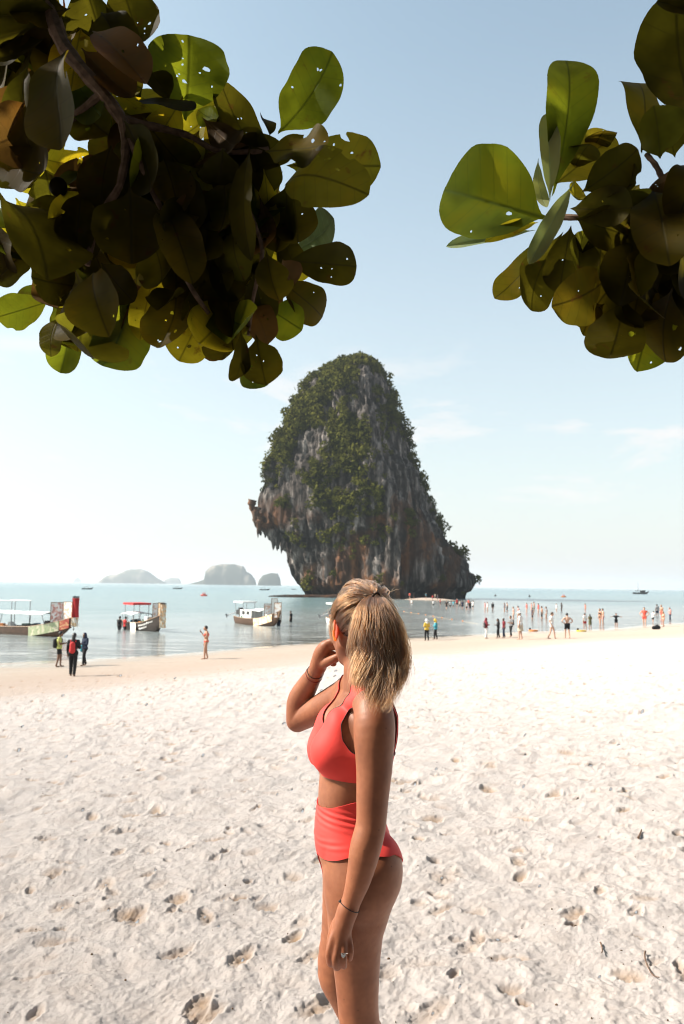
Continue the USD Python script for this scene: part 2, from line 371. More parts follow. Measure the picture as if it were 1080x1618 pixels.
def rock_surface(V, A):
    """V: image row of the ring, A: angle round it. Returns points before displacement."""
    l, r, d = _fl(V), _fr(V), _fd(V)
    k = RY / F
    cx, hw = (l + r) / 2, (r - l) / 2
    ridge = np.clip((d - cx) / hw, -0.7, 0.7)
    # wedge: left corner, ridge towards the camera, right corner, broad back
    px = np.stack([-np.ones_like(cx), ridge, np.ones_like(cx), ridge * 0.3], -1)
    dep = np.sqrt(hw / 100.0)
    py = np.stack([0.05 * dep, -0.72 * dep, 0.30 * dep, 0.85 * dep], -1)
    t = (A / (2 * np.pi) * 4) % 4
    i = np.floor(t).astype(int) % 4
    u = t - np.floor(t)
    j = (i + 1) % 4
    tk = lambda a, ix: np.take_along_axis(a, ix[..., None], -1)[..., 0]
    lx, ly = tk(px, i) * (1 - u) + tk(px, j) * u, tk(py, i) * (1 - u) + tk(py, j) * u
    ex, ey = np.cos(A + np.pi) , -np.sin(A) * dep * 0.72
    bulge = 0.25
    sx, sy = lx * (1 - bulge) + ex * bulge, ly * (1 - bulge) + ey * bulge
    top = np.clip((V - 563) / 9.0, 0, 1) ** 0.5
    X = (cx - 540) * k + sx * hw * k * top
    Y = RY + sy * 100 * k * top * np.clip(hw / 60, 0.5, 1.2)
    yh = 925 + (cx - 540) * 0.013
    Z = CZ - (V - yh) * k
    return X, Y, Z


def build_rock():
    na, nv = 420, 300
    V = np.linspace(564, 952, nv)
    A = np.linspace(0, 2 * np.pi, na, endpoint=False)
    # more samples towards the camera side
    A = A + 0.5 * np.sin(A - np.pi / 2 + np.pi) * -0.0
    VV, AA = np.meshgrid(V, A, indexing='ij')
    X, Y, Z = rock_surface(VV, AA)
    P = np.stack([X, Y, Z], -1)
    N = np.cross(np.gradient(P, axis=0), np.gradient(P, axis=1))
    N /= np.linalg.norm(N, axis=-1, keepdims=True) + 1e-9
    Ps = P * np.array([1, 1, 0.22])
    big = fbm(P * 0.055, 3, 11) - 0.5
    flute = fbm(Ps * 0.22, 4, 12) - 0.5
    rid = np.abs(fbm(Ps * 0.5, 4, 13) - 0.5)
    small = fbm(P * np.array([0.9, 0.9, 0.4]), 4, 14) - 0.5
    D = 5.0 * big + 4.2 * flute - 5.0 * (rid - 0.08) * 0.9 + 1.8 * small
    # deep cavities on the lower face, a big one on the shaded side
    u = X * F / RY + 540
    cav = np.exp(-((u - 648) / 13) ** 2 - ((VV - 900) / 42) ** 2) * 9 + np.exp(-((u - 560) / 11) ** 2 - ((VV - 905) / 26) ** 2) * 4 + np.exp(-((u - 596) / 8) ** 2 - ((VV - 840) / 45) ** 2) * 3.5
    D = D - cav * (N[..., 1] < 0)
    under = np.clip((VV - 925) / 14, 0, 1) * 2.6
    D = (D - under) * np.clip((VV - 563) / 25, 0.3, 1)
    D = np.clip(D, -12, 2.8)
    D = np.where((np.abs(VV - 798) < 40) & (N[..., 0] < -0.3), D * (1 - 0.65 * np.exp(-((VV - 798) / 22) ** 2)), D)
    P = P + N * D[..., None]
    v = P.reshape(-1, 3)
    i, j = np.meshgrid(np.arange(nv - 1), np.arange(na), indexing='ij')
    q = np.stack([i * na + j, i * na + (j + 1) % na, (i + 1) * na + (j + 1) % na, (i + 1) * na + j], -1).reshape(-1, 4)
    f = np.vstack([q[:, [0, 1, 2]], q[:, [0, 2, 3]]])
    c = len(v)
    v = np.vstack([v, v[:na].mean(0)])
    f = np.vstack([f, np.stack([np.full(na, c), (np.arange(na) + 1) % na, np.arange(na)], 1)])
    m = trimesh.Trimesh(v, f, process=False)
    if m.volume < 0:
        m.invert()
    return m, P, N, VV, u


rock_m = mat('limestone', {
    'g': ('geometry', {}), 'mp': ('mapping', {'scale': (1, 1, 0.16)}), 'n1': ('noise_texture', {'scale': 0.5, 'detail': 7, 'roughness': 0.65}), 'n2': ('noise_texture', {'scale': 0.07, 'detail': 4}), 'n3': ('noise_texture', {'scale': 0.32, 'detail': 6, 'roughness': 0.7}),
    'grey': ('rgb_ramp', {'ramp': [(0.33, (0.006, 0.005, 0.004)), (0.46, (0.022, 0.018, 0.016)), (0.55, (0.075, 0.065, 0.059)), (0.63, (0.17, 0.148, 0.135)), (0.74, (0.30, 0.26, 0.235))]}),
    'rust': ('rgb_ramp', {'ramp': [(0.3, (0.0175, 0.0098, 0.0063)), (0.5, (0.0527, 0.0253, 0.0140)), (0.62, (0.1334, 0.0562, 0.0211)), (0.75, (0.1544, 0.0983, 0.0562))]}),
    'x': ('separate_xyz', {}), 'zl': ('map_range', {'clamp': True, 'from_min': 46, 'from_max': 14, 'to_min': -0.16, 'to_max': 0.10}), 'ad': ('math', {'math_type': 'add'}),
    'rm': ('map_range', {'clamp': True, 'from_min': 0.52, 'from_max': 0.63, 'to_min': 0.0, 'to_max': 0.9}), 'mx': ('mix_color', {}),
    'tide': ('map_range', {'clamp': True, 'from_min': 0.4, 'from_max': 3.2, 'to_min': 0.35, 'to_max': 1.0}), 'mt': ('mix_color', {'blend_type': 'multiply', 'fac': 1.0}),
    'b': ('bump', {'strength': 0.9, 'distance': 1.2}), 'p': ('principled_bsdf', {'roughness': 0.92, 'specular_ior_level': 0.15})},
    [('g.position', 'mp.vector'), ('mp.vector', 'n1.vector'), ('g.position', 'n2.vector'), ('mp.vector', 'n3.vector'), ('n1.fac', 'grey.fac'), ('n3.fac', 'rust.fac'), ('g.position', 'x.vector'), ('x.z', 'zl.value'), ('n2.fac', 'ad.value1'), ('zl.result', 'ad.value2'),
     ('ad.value', 'rm.value'), ('rm.result', 'mx.fac'), ('grey.color', 'mx.a'), ('rust.color', 'mx.b'), ('x.z', 'tide.value'), ('mx.result', 'mt.a'), ('tide.result', 'mt.b'), ('mt.result', 'p.base_color'), ('n1.fac', 'b.height'), ('b.normal', 'p.normal')], 'p.BSDF')
scrub_m = mat('scrub_leaves', {
    'g': ('geometry', {}), 'n': ('noise_texture', {'scale': 0.22, 'detail': 3}), 'rr': ('rgb_ramp', {'ramp': [(0.0, (0.0285, 0.0342, 0.0095)), (0.45, (0.0902, 0.0874, 0.0171)), (0.8, (0.1995, 0.1662, 0.0333)), (1.0, (0.2090, 0.1330, 0.0475))]}),
    'ms': ('math', {'math_type': 'multiply_add', 'value2': 0.5}), 'ml': ('math', {'math_type': 'multiply_add', 'value2': 1.0, 'value3': -0.25}),
    'd': ('diffuse_bsdf', {}), 't': ('translucent_bsdf', {}), 'm': ('mix_closure', {'fac': 0.25})},
    [('g.position', 'n.vector'), ('n.fac', 'ml.value1'), ('g.random_per_island', 'ms.value1'), ('ml.value', 'ms.value3'), ('ms.value', 'rr.fac'), ('rr.color', 'd.color'), ('rr.color', 't.color'), ('d.BSDF', 'm.closure1'), ('t.BSDF', 'm.closure2')], 'm.closure')


def leaf_clumps(centres, radii, normals, rng, per=46, size=0.42):
    n = len(centres)
    dirs = rng.normal(size=(n, per, 3))
    dirs /= np.linalg.norm(dirs, axis=-1, keepdims=True)
    r = radii[:, None] * (0.45 + 0.55 * rng.random((n, per)))
    c = centres[:, None] + dirs * r[..., None] * np.array([1, 1, 0.8]) + normals[:, None] * radii[:, None, None] * 0.35
    a = rng.normal(size=(n, per, 3)); a /= np.linalg.norm(a, axis=-1, keepdims=True)
    b = np.cross(a, dirs + 0.35 * rng.normal(size=(n, per, 3))); b /= np.linalg.norm(b, axis=-1, keepdims=True) + 1e-9
    s = size * (0.6 + 0.8 * rng.random((n, per, 1))) * radii[:, None, None] / 1.5
    v = np.stack([c - a * s, c + b * s * 0.55, c + a * s, c - b * s * 0.55], 2).reshape(-1, 3)
    k = np.arange(n * per) * 4
    return v, np.vstack([np.stack([k, k + 1, k + 2], 1), np.stack([k, k + 2, k + 3], 1)])


def make_tower():
    rng = np.random.default_rng(21)
    m, P, N, VV, u = build_rock()
    t = thing('rock_tower', 'huge overhanging limestone rock tower rising from the sea behind the woman', 'rock', (20, RY, 0))
    o = np.array([20, RY, 0])
    part('cliff', m, rock_m, t, smooth=50, origin=o)
    # scrub: dense on the sunlit upper left, thinning to the ridge and the lower face
    fr = np.where((N[..., 1].ravel() < 0.55))[0]
    Pf, Nf, vf, uf = P.reshape(-1, 3)[fr], N.reshape(-1, 3)[fr], VV.ravel()[fr], u.ravel()[fr]
    pat = fbm(Pf * 0.085, 3, 40)
    rd = _fd(vf)
    left = np.clip((rd - 14 - uf) / 30, 0, 1)
    dens = left * np.clip((835 - vf) / 90, 0.10, 1) * np.clip((pat - 0.44) * 8, 0, 1.3)
    dens = np.maximum(dens, np.clip((592 - vf) / 20, 0, 1) * 1.1)
    dens = np.maximum(dens, (uf > rd) * np.clip((pat - 0.56) * 5, 0, 1) * 0.4 * (vf < 935))
    dens = np.maximum(dens, np.clip((pat - 0.50) * 5, 0, 1) * 0.55 * np.clip((_fl(vf) + 58 - uf) / 30, 0, 1) * (vf > 800) * (vf < 935))
    edge = np.clip(1 - np.abs(uf - _fr(vf)) / 10, 0, 1) * 0.35 * (vf < 925)
    dens = np.maximum(dens, edge)
    dens *= ~((uf < 455) & (vf > 815))
    pick = rng.choice(len(fr), 1900, replace=False, p=(dens + 1e-9) / (dens + 1e-9).sum())
    rad = 0.9 + 1.5 * rng.random(len(pick)) ** 2
    v, f = leaf_clumps(Pf[pick], rad, Nf[pick], rng)
    part('scrub', (v - o, f), scrub_m, t, smooth=False, kind='stuff')
    # stalactites under the left overhang
    for (px, py, L, r) in ((404, 812, 7, 1.3), (411, 828, 6, 1.5), (418, 836, 4.5, 1.0), (409, 822, 9, .8), (431, 846, 7.5, 1.3), (437, 850, 6.5, 1.2), (446, 856, 6, 1.0), (424, 838, 5, 1.4), (399, 800, 5, 1.4), (441, 855, 4, .8)):
        p = at(px, py, RY - 2)
        z = np.linspace(0, 1, 9)
        L *= 0.62
        pts = p + np.stack([0.25 * np.sin(z * 5 + px), 0.2 * np.cos(z * 4 + px), 2 - z * (L + 2)], 1)
        part('stalactite', tube(pts, r * (1 - z) ** 0.7 * (1 + .2 * np.sin(z * 20 + px)) + 0.08, 9), rock_m, t, origin=o)
    # tidal shelf of dark rock at the foot
    for (px, py, w, d, h) in ((490, 945, 13, 4, 0.75), (520, 946, 12, 4, 0.6), (545, 944, 10, 6, .9), (470, 943, 6, 3, 0.5)):
        b = trimesh.creation.icosphere(4, 1.0)
        q = at(px, py, 232)
        vv = b.vertices * [w, d, h] 
        vv = vv + (fbm(vv * 0.8 + px, 3, 2)[:, None] - 0.5) * [1.5, 1.5, 0.5]
        part('tidal_shelf', (vv + [q[0], 232, 0.05], b.faces), rock_m, t, origin=o)


make_tower()

# ------------------------------------------------------------------ far islands
isle_m = mat('island_scrub', {
    'g': ('geometry', {}), 'mp': ('mapping', {'scale': (1, 1, 0.35)}), 'n': ('noise_texture', {'scale': 0.02, 'detail': 6, 'roughness': 0.6}), 'r': ('rgb_ramp', {'ramp': [(0.35, (0.0240, 0.0320, 0.0240)), (0.52, (0.0480, 0.0520, 0.0400)), (0.64, (0.1760, 0.1520, 0.1280))]}), 'p': ('principled_bsdf', {'roughness': 1.0, 'specular_ior_level': 0.0})},
    [('g.position', 'mp.vector'), ('mp.vector', 'n.vector'), ('n.fac', 'r.fac'), ('r.color', 'p.base_color')], 'p.BSDF')


def island(name, prof, Y, label, seed):
    """prof: skyline points (px, py) from left to right, first and last at the waterline."""
    p = np.array(prof, float)
    hx = 925 + (p[:, 0] - 540) * 0.013
    xs, hs = (p[:, 0] - 540) / F * Y, np.maximum(hx - p[:, 1], 0) / F * Y
    x = np.linspace(xs[0], xs[-1], 120)
    h = np.interp(x, xs, hs)
    D = 0.30 * (xs[-1] - xs[0])
    t = np.linspace(-1, 1, 41)
    X, T = np.meshgrid(x, t, indexing='ij')
    g = np.sqrt(np.clip(1 - np.abs(T) ** 2.6, 0, 1))
    Q = np.stack([X, T * D, X * 0], -1)
    Z = h[:, None] * g * (1 + 0.35 * (fbm(Q * 0.012, 4, seed) - 0.5) * (np.abs(T) > 0.12)) - 1.0
    X = X + (fbm(Q * 0.01 + 5, 3, seed) - 0.5) * 20 * (1 - g)
    a, b = X.shape
    i, j = np.meshgrid(np.arange(a - 1), np.arange(b - 1), indexing='ij')
    q = np.stack([i * b + j, (i + 1) * b + j, (i + 1) * b + j + 1, i * b + j + 1], -1).reshape(-1, 4)
    v = np.stack([X, Y + T * D, Z], -1).reshape(-1, 3)
    tag(part(name, (v, q), isle_m, smooth=60), label, 'island')


island('island', [(300, 923), (318, 917), (328, 913), (330, 898), (336, 893), (352, 890), (372, 890), (386, 894), (390, 902), (398, 906), (403, 913), (405, 924)], 3400, 'flat-topped blue-grey island with a low left spur, largest on the horizon', 3)
island('island', [(409, 924), (411, 914), (417, 907), (428, 904), (440, 906), (444, 913), (445, 924)], 3000, 'small round hazy island nearest the left foot of the rock tower', 4)
island('island', [(164, 921), (170, 912), (174, 908), (190, 906), (203, 900), (224, 898), (236, 902), (248, 911), (258, 917), (262, 922)], 4600, 'long pale island with a gently sloping crown at the left of the horizon', 5)
island('island', [(262, 922), (264, 914), (272, 912), (284, 912), (287, 916), (288, 922)], 6200, 'tiny faint island in the gap between the two long islands', 6)
island('island', [(119, 921), (122, 914), (126, 912), (130, 915), (132, 921)], 7500, 'faint sliver of an island standing alone at the far left', 7)
island('island', [(84, 920), (92, 918), (98, 915), (104, 918), (112, 920)], 8500, 'very faint low island at the far left end of the horizon', 8)

# ------------------------------------------------------------------ sea air
haze_m = mat('haze_air', {'v': ('principled_volume', {'color': (0.80, 0.90, 1.0), 'density': 0.00012, 'anisotropy': 0.35})}, [], volume='v.volume')
tag(part('haze', box((0, 4000, 42), (30000, 13000, 95)), haze_m, smooth=False), 'pale sea haze over the water', None, None, 'stuff')
# ------------------------------------------------------------------ bodies as blended distance fields
class Field:
    """A dense grid that limbs are blended into; the zero surface becomes one continuous mesh."""

    def __init__(self, lo, hi, h):
        self.lo, self.h = np.asarray(lo, float), h
        self.n = np.maximum(np.ceil((np.asarray(hi) - self.lo) / h).astype(int) + 1, 4)
        self.D = np.full(self.n, 1.0, np.float32)

    def sub(self, a, b):
        i0 = np.clip(np.floor((np.asarray(a) - self.lo) / self.h).astype(int), 0, self.n - 1)
        i1 = np.clip(np.ceil((np.asarray(b) - self.lo) / self.h).astype(int) + 1, 1, self.n)
        if np.any(i1 <= i0):
            return None, None
        sl = tuple(slice(x, y) for x, y in zip(i0, i1))
        ax = [(self.lo[k] + self.h * np.arange(i0[k], i1[k])).astype(np.float32) for k in range(3)]
        return sl, (ax[0][:, None, None], ax[1][None, :, None], ax[2][None, None, :])

    def blend(self, sl, d, k):
        o = self.D[sl]
        hh = np.clip(0.5 + 0.5 * (o - d) / k, 0, 1)
        self.D[sl] = o * (1 - hh) + d * hh - k * hh * (1 - hh)

    def cone(self, a, b, ra, rb, k=0.012):
        a, b = np.asarray(a, float), np.asarray(b, float)
        m = max(ra, rb) + 2.5 * k + 2 * self.h
        sl, xyz = self.sub(np.minimum(a, b) - m, np.maximum(a, b) + m)
        if sl is None:
            return
        e = b - a
        L2 = max(e @ e, 1e-12)
        q = [xyz[i] - a[i] for i in range(3)]
        t = np.clip((q[0] * e[0] + q[1] * e[1] + q[2] * e[2]) / L2, 0, 1)
        d = np.sqrt(sum((q[i] - t * e[i]) ** 2 for i in range(3))) - (ra + (rb - ra) * t)
        self.blend(sl, d.astype(np.float32), k)

    def chain(self, pts, rad, k=0.012, fine=4):
        """A limb: one smooth tapering tube through the joints, blended in as a whole."""
        p, r = np.asarray(pts, float), np.asarray(rad, float)
        if len(p) > 2 and fine > 1:
            t = np.concatenate([[0], np.cumsum(np.linalg.norm(np.diff(p, axis=0), axis=1) + 1e-6)])
            u = np.unique(np.concatenate([np.linspace(t[i], t[i + 1], fine + 1) for i in range(len(t) - 1)]))
            p, r = PchipInterpolator(t, p)(u), PchipInterpolator(t, r)(u)
        m = r.max() + 2.5 * k + 2 * self.h
        sl, xyz = self.sub(p.min(0) - m, p.max(0) + m)
        if sl is None:
            return
        best = None
        for a, b, ra, rb in zip(p[:-1], p[1:], r[:-1], r[1:]):
            e = b - a
            q = [xyz[i] - np.float32(a[i]) for i in range(3)]
            t = np.clip((q[0] * np.float32(e[0]) + q[1] * np.float32(e[1]) + q[2] * np.float32(e[2])) / np.float32(max(e @ e, 1e-12)), 0, 1)
            d = np.sqrt(sum((q[i] - t * np.float32(e[i])) ** 2 for i in range(3))) - (np.float32(ra) + np.float32(rb - ra) * t)
            best = d if best is None else np.minimum(best, d)
        self.blend(sl, best.astype(np.float32), k)

    def ell(self, c, r, axes=None, k=0.015, cut=False):
        c, r = np.asarray(c, float), np.asarray(r, float)
        m = r.max() + 2.5 * k + 2 * self.h
        sl, xyz = self.sub(c - m, c + m)
        if sl is None:
            return
        A = np.eye(3) if axes is None else np.asarray(axes, float)
        q = [xyz[i] - c[i] for i in range(3)]
        p = [sum(q[i] * A[j, i] for i in range(3)) for j in range(3)]
        k0 = np.sqrt(sum((p[j] / r[j]) ** 2 for j in range(3)))
        k1 = np.sqrt(sum((p[j] / r[j] ** 2) ** 2 for j in range(3))) + 1e-9
        d = (k0 * (k0 - 1) / k1).astype(np.float32)
        d = np.where(k0 < 0.15, -r.min(), d)
        if cut:
            o = self.D[sl]
            hh = np.clip(0.5 - 0.5 * (o + d) / k, 0, 1)
            self.D[sl] = o * (1 - hh) - d * hh + k * hh * (1 - hh)
        else:
            self.blend(sl, d, k)

    def loft(self, z, cx, cy, a, b, yaw, k=0.01, p=2.3):
        """Stack of ovals: half depth a along the facing direction, half width b across it; facing -x turned by yaw."""
        o = np.argsort(z)
        z = np.asarray(z)[o]
        g = [PchipInterpolator(z, np.asarray(v)[o]) for v in (cx, cy, a, b, yaw)]
        R = max(np.max(a), np.max(b)) + 4 * k
        sl, (X, Y, Z) = self.sub([np.min(cx) - R, np.min(cy) - R, z[0] - 0.04], [np.max(cx) + R, np.max(cy) + R, z[-1] + 0.04])
        zc = np.clip(Z, z[0], z[-1])
        CX, CY, A, B, W = (q(zc).astype(np.float32) for q in g)
        dx, dy = X - CX, Y - CY
        fx, fy = -np.cos(W), -np.sin(W)
        u, w = dx * fx + dy * fy, -dx * fy + dy * fx
        q = (np.abs(u / A) ** p + np.abs(w / B) ** p) ** (1 / p)
        d = (q - 1) * np.minimum(A, B)
        ez = np.maximum(np.maximum(z[0] - Z, Z - z[-1]), 0)
        d = np.where(ez > 0, np.sqrt(np.maximum(d + 0.03, 0) ** 2 + ez ** 2) - 0.03, d)
        self.blend(sl, d.astype(np.float32), k)

    def merge(self, other, k):
        """Unite with another field; k may be an array (where the two grow together)."""
        o, d = self.D, other.D
        hh = np.clip(0.5 + 0.5 * (o - d) / k, 0, 1)
        self.D = (o * (1 - hh) + d * hh - k * hh * (1 - hh)).astype(np.float32)

    def like(self):
        f = Field.__new__(Field)
        f.lo, f.h, f.n, f.D = self.lo, self.h, self.n, np.full(self.n, 1.0, np.float32)
        return f

    def grid(self):
        return [self.lo[k] + self.h * np.arange(self.n[k]) for k in range(3)]

    def value(self, p):
        from scipy.ndimage import map_coordinates
        return map_coordinates(self.D, ((np.asarray(p) - self.lo) / self.h).T, order=1, mode='nearest')

    def mesh(self, offset=0.0, D=None):
        """Surface nets of the zero level of D - offset."""
        D = (self.D if D is None else D) - np.float32(offset)
        D = np.pad(D, 1, constant_values=1.0)
        s = D < 0
        c = np.zeros(np.array(D.shape) - 1, np.uint8)
        for i, j, k in np.ndindex(2, 2, 2):
            c += s[i:s.shape[0] - 1 + i, j:s.shape[1] - 1 + j, k:s.shape[2] - 1 + k]
        act = np.argwhere((c > 0) & (c < 8))
        if not len(act):
            return np.zeros((0, 3)), np.zeros((0, 3), int)
        idx = np.full(c.shape, -1, np.int32)
        idx[tuple(act.T)] = np.arange(len(act))
        acc, cnt = np.zeros((len(act), 3)), np.zeros(len(act))
        corners = list(np.ndindex(2, 2, 2))
        val = {q: D[act[:, 0] + q[0], act[:, 1] + q[1], act[:, 2] + q[2]] for q in corners}
        for q in corners:
            for ax in range(3):
                if q[ax] == 0:
                    r = tuple(q[m] + (m == ax) for m in range(3))
                    a, b = val[q], val[r]
                    x = (a < 0) != (b < 0)
                    t = np.where(x, a / np.where(x, a - b, 1), 0)
                    p = np.array(q, float)[None].repeat(len(act), 0)
                    p[:, ax] += t
                    acc[x] += p[x]
                    cnt[x] += 1
        v = (act + acc / np.maximum(cnt, 1)[:, None] - 1) * self.h + self.lo
        F_ = []
        for ax in range(3):
            o1, o2 = [(1, 2), (2, 0), (0, 1)][ax]
            lo = [slice(1, -1)] * 3
            lo[ax] = slice(0, -1)
            hi = list(lo)
            hi[ax] = slice(1, None)
            a, b = s[tuple(lo)], s[tuple(hi)]
            e = np.argwhere(a != b)
            if not len(e):
                continue
            flip = a[tuple(e.T)]
            base = e + 1
            base[:, ax] -= 1
            q = []
            for d1, d2 in ((0, 0), (1, 0), (1, 1), (0, 1)):
                w = base.copy()
                w[:, o1] -= d1
                w[:, o2] -= d2
                q.append(idx[tuple(w.T)])
            q = np.stack(q, 1)
            q[~flip] = q[~flip][:, ::-1]
            F_.append(q)
        q = np.vstack(F_)
        q = q[(q >= 0).all(1)]
        return v, np.vstack([q[:, [0, 1, 2]], q[:, [0, 2, 3]]])


def relax(v, f, n=4, lam=0.5, mu=-0.52):
    """Volume keeping smoothing of the largest piece."""
    from scipy.sparse import coo_matrix
    from scipy.sparse.csgraph import connected_components
    k = len(v)
    e = np.vstack([f[:, [0, 1]], f[:, [1, 2]], f[:, [2, 0]]])
    A = coo_matrix((np.ones(len(e) * 2), (np.r_[e[:, 0], e[:, 1]], np.r_[e[:, 1], e[:, 0]])), shape=(k, k)).tocsr()
    A.data[:] = 1
    nc, lab = connected_components(A, directed=False)
    deg = np.maximum(np.asarray(A.sum(1)).ravel(), 1)
    v = np.array(v, float)
    for _ in range(n):
        for w in (lam, mu):
            v = v + w * (A @ v / deg[:, None] - v)
    if nc > 1:
        cnt = np.bincount(lab)
        ok = cnt[lab] >= max(60, 0.02 * cnt.max())
        f = f[ok[f[:, 0]]]
        u, inv = np.unique(f, return_inverse=True)
        v, f = v[u], inv.reshape(-1, 3)
    return v, f


def clip(v, f, g):
    """Keeps the part of the mesh where g < 0, cutting triangles along g = 0."""
    v, g = np.asarray(v), np.asarray(g)
    ins = g < 0
    n = ins[f].sum(1)
    out = [f[n == 3]]
    newv, cache, nv = [], {}, len(v)

    def cutpt(a, b):
        key = (min(a, b), max(a, b))
        if key not in cache:
            t = g[key[0]] / (g[key[0]] - g[key[1]])
            cache[key] = nv + len(newv)
            newv.append(v[key[0]] * (1 - t) + v[key[1]] * t)
        return cache[key]
    ex = []
    for tri in f[n == 1]:
        while not ins[tri[0]]:
            tri = np.roll(tri, -1)
        a, b, c = tri
        ex.append((a, cutpt(a, b), cutpt(a, c)))
    for tri in f[n == 2]:
        while ins[tri[0]]:
            tri = np.roll(tri, -1)
        a, b, c = tri
        p, q = cutpt(a, b), cutpt(a, c)
        ex += [(p, b, c), (p, c, q)]
    V = np.vstack([v] + ([np.array(newv)] if newv else []))
    Fc = np.vstack(out + ([np.array(ex)] if ex else []))
    u, inv = np.unique(Fc, return_inverse=True)
    return V[u], inv.reshape(-1, 3)


def loops(f):
    e = np.vstack([f[:, [0, 1]], f[:, [1, 2]], f[:, [2, 0]]])
    k = np.sort(e, 1)
    _, inv, cnt = np.unique(k, axis=0, return_inverse=True, return_counts=True)
    b = e[cnt[inv.ravel()] == 1]
    nxt = {}
    for a, c in b:
        nxt.setdefault(int(a), []).append(int(c))
    res = []
    while nxt:
        a = next(iter(nxt))
        loop = [a]
        while loop[-1] in nxt:
            c = nxt[loop[-1]].pop()
            if not nxt[loop[-1]]:
                del nxt[loop[-1]]
            if c == loop[0]:
                break
            loop.append(c)
        res.append(loop)
    return res


def cloth_shell(v, f, t=0.0022):
    """Gives an open cloth surface a thickness inwards."""
    _, _, n = meshkit.arrays((v, f), True)
    k = len(v)
    e = np.vstack([f[:, [0, 1]], f[:, [1, 2]], f[:, [2, 0]]])
    _, inv, cnt = np.unique(np.sort(e, 1), axis=0, return_inverse=True, return_counts=True)
    b = e[cnt[inv.ravel()] == 1]
    rim = np.vstack([np.stack([b[:, 0], b[:, 0] + k, b[:, 1] + k], 1), np.stack([b[:, 0], b[:, 1] + k, b[:, 1]], 1)])
    return np.vstack([v, v - n * t]), np.vstack([f, f[:, ::-1] + k, rim[:, ::-1]])


def limb_skin(name, lit, deep, sss=0.12, rough=0.48):
    return mat(name, {
        'g': ('geometry', {}), 'n': ('noise_texture', {'scale': 14, 'detail': 4}), 'n2': ('noise_texture', {'scale': 420, 'detail': 2}),
        'r': ('rgb_ramp', {'ramp': [(0.3, deep), (0.7, lit)]}), 'b': ('bump', {'strength': 0.25, 'distance': 0.0012}), 'mv': ('voronoi_texture', {'scale': 30.0, 'randomness': 1.0}), 'mr': ('rgb_ramp', {'ramp': [(0.045, (0.35, 0.28, 0.25)), (0.075, (1, 1, 1))]}), 'mm': ('mix_color', {'blend_type': 'multiply', 'fac': 0.6}), 'nb': ('noise_texture', {'scale': 70, 'detail': 4}), 'nbr': ('rgb_ramp', {'ramp': [(0.3, (0.86, 0.82, 0.80)), (0.7, (1.0, 1.0, 1.0))]}), 'mb': ('mix_color', {'blend_type': 'multiply', 'fac': 1.0}),
        'p': ('principled_bsdf', {'roughness': rough, 'specular_ior_level': 0.32, 'subsurface_weight': sss, 'subsurface_scale': 0.012, 'subsurface_radius': (1.0, 0.35, 0.2)})},
        [('g.position', 'n.vector'), ('g.position', 'n2.vector'), ('n.fac', 'r.fac'), ('g.position', 'mv.vector'), ('mv.distance', 'mr.fac'), ('r.color', 'mm.a'), ('mr.color', 'mm.b'), ('g.position', 'nb.vector'), ('nb.fac', 'nbr.fac'), ('mm.result', 'mb.a'), ('nbr.color', 'mb.b'), ('mb.result', 'p.base_color'), ('n2.fac', 'b.height'), ('b.normal', 'p.normal')], 'p.BSDF')
# ------------------------------------------------------------------ the woman in the coral bikini
WY = 2.15
PXM = WY / F


def wp(px, py, dy=0.0):
    return at(px, py, WY + dy)


def wr(r):
    return r * PXM


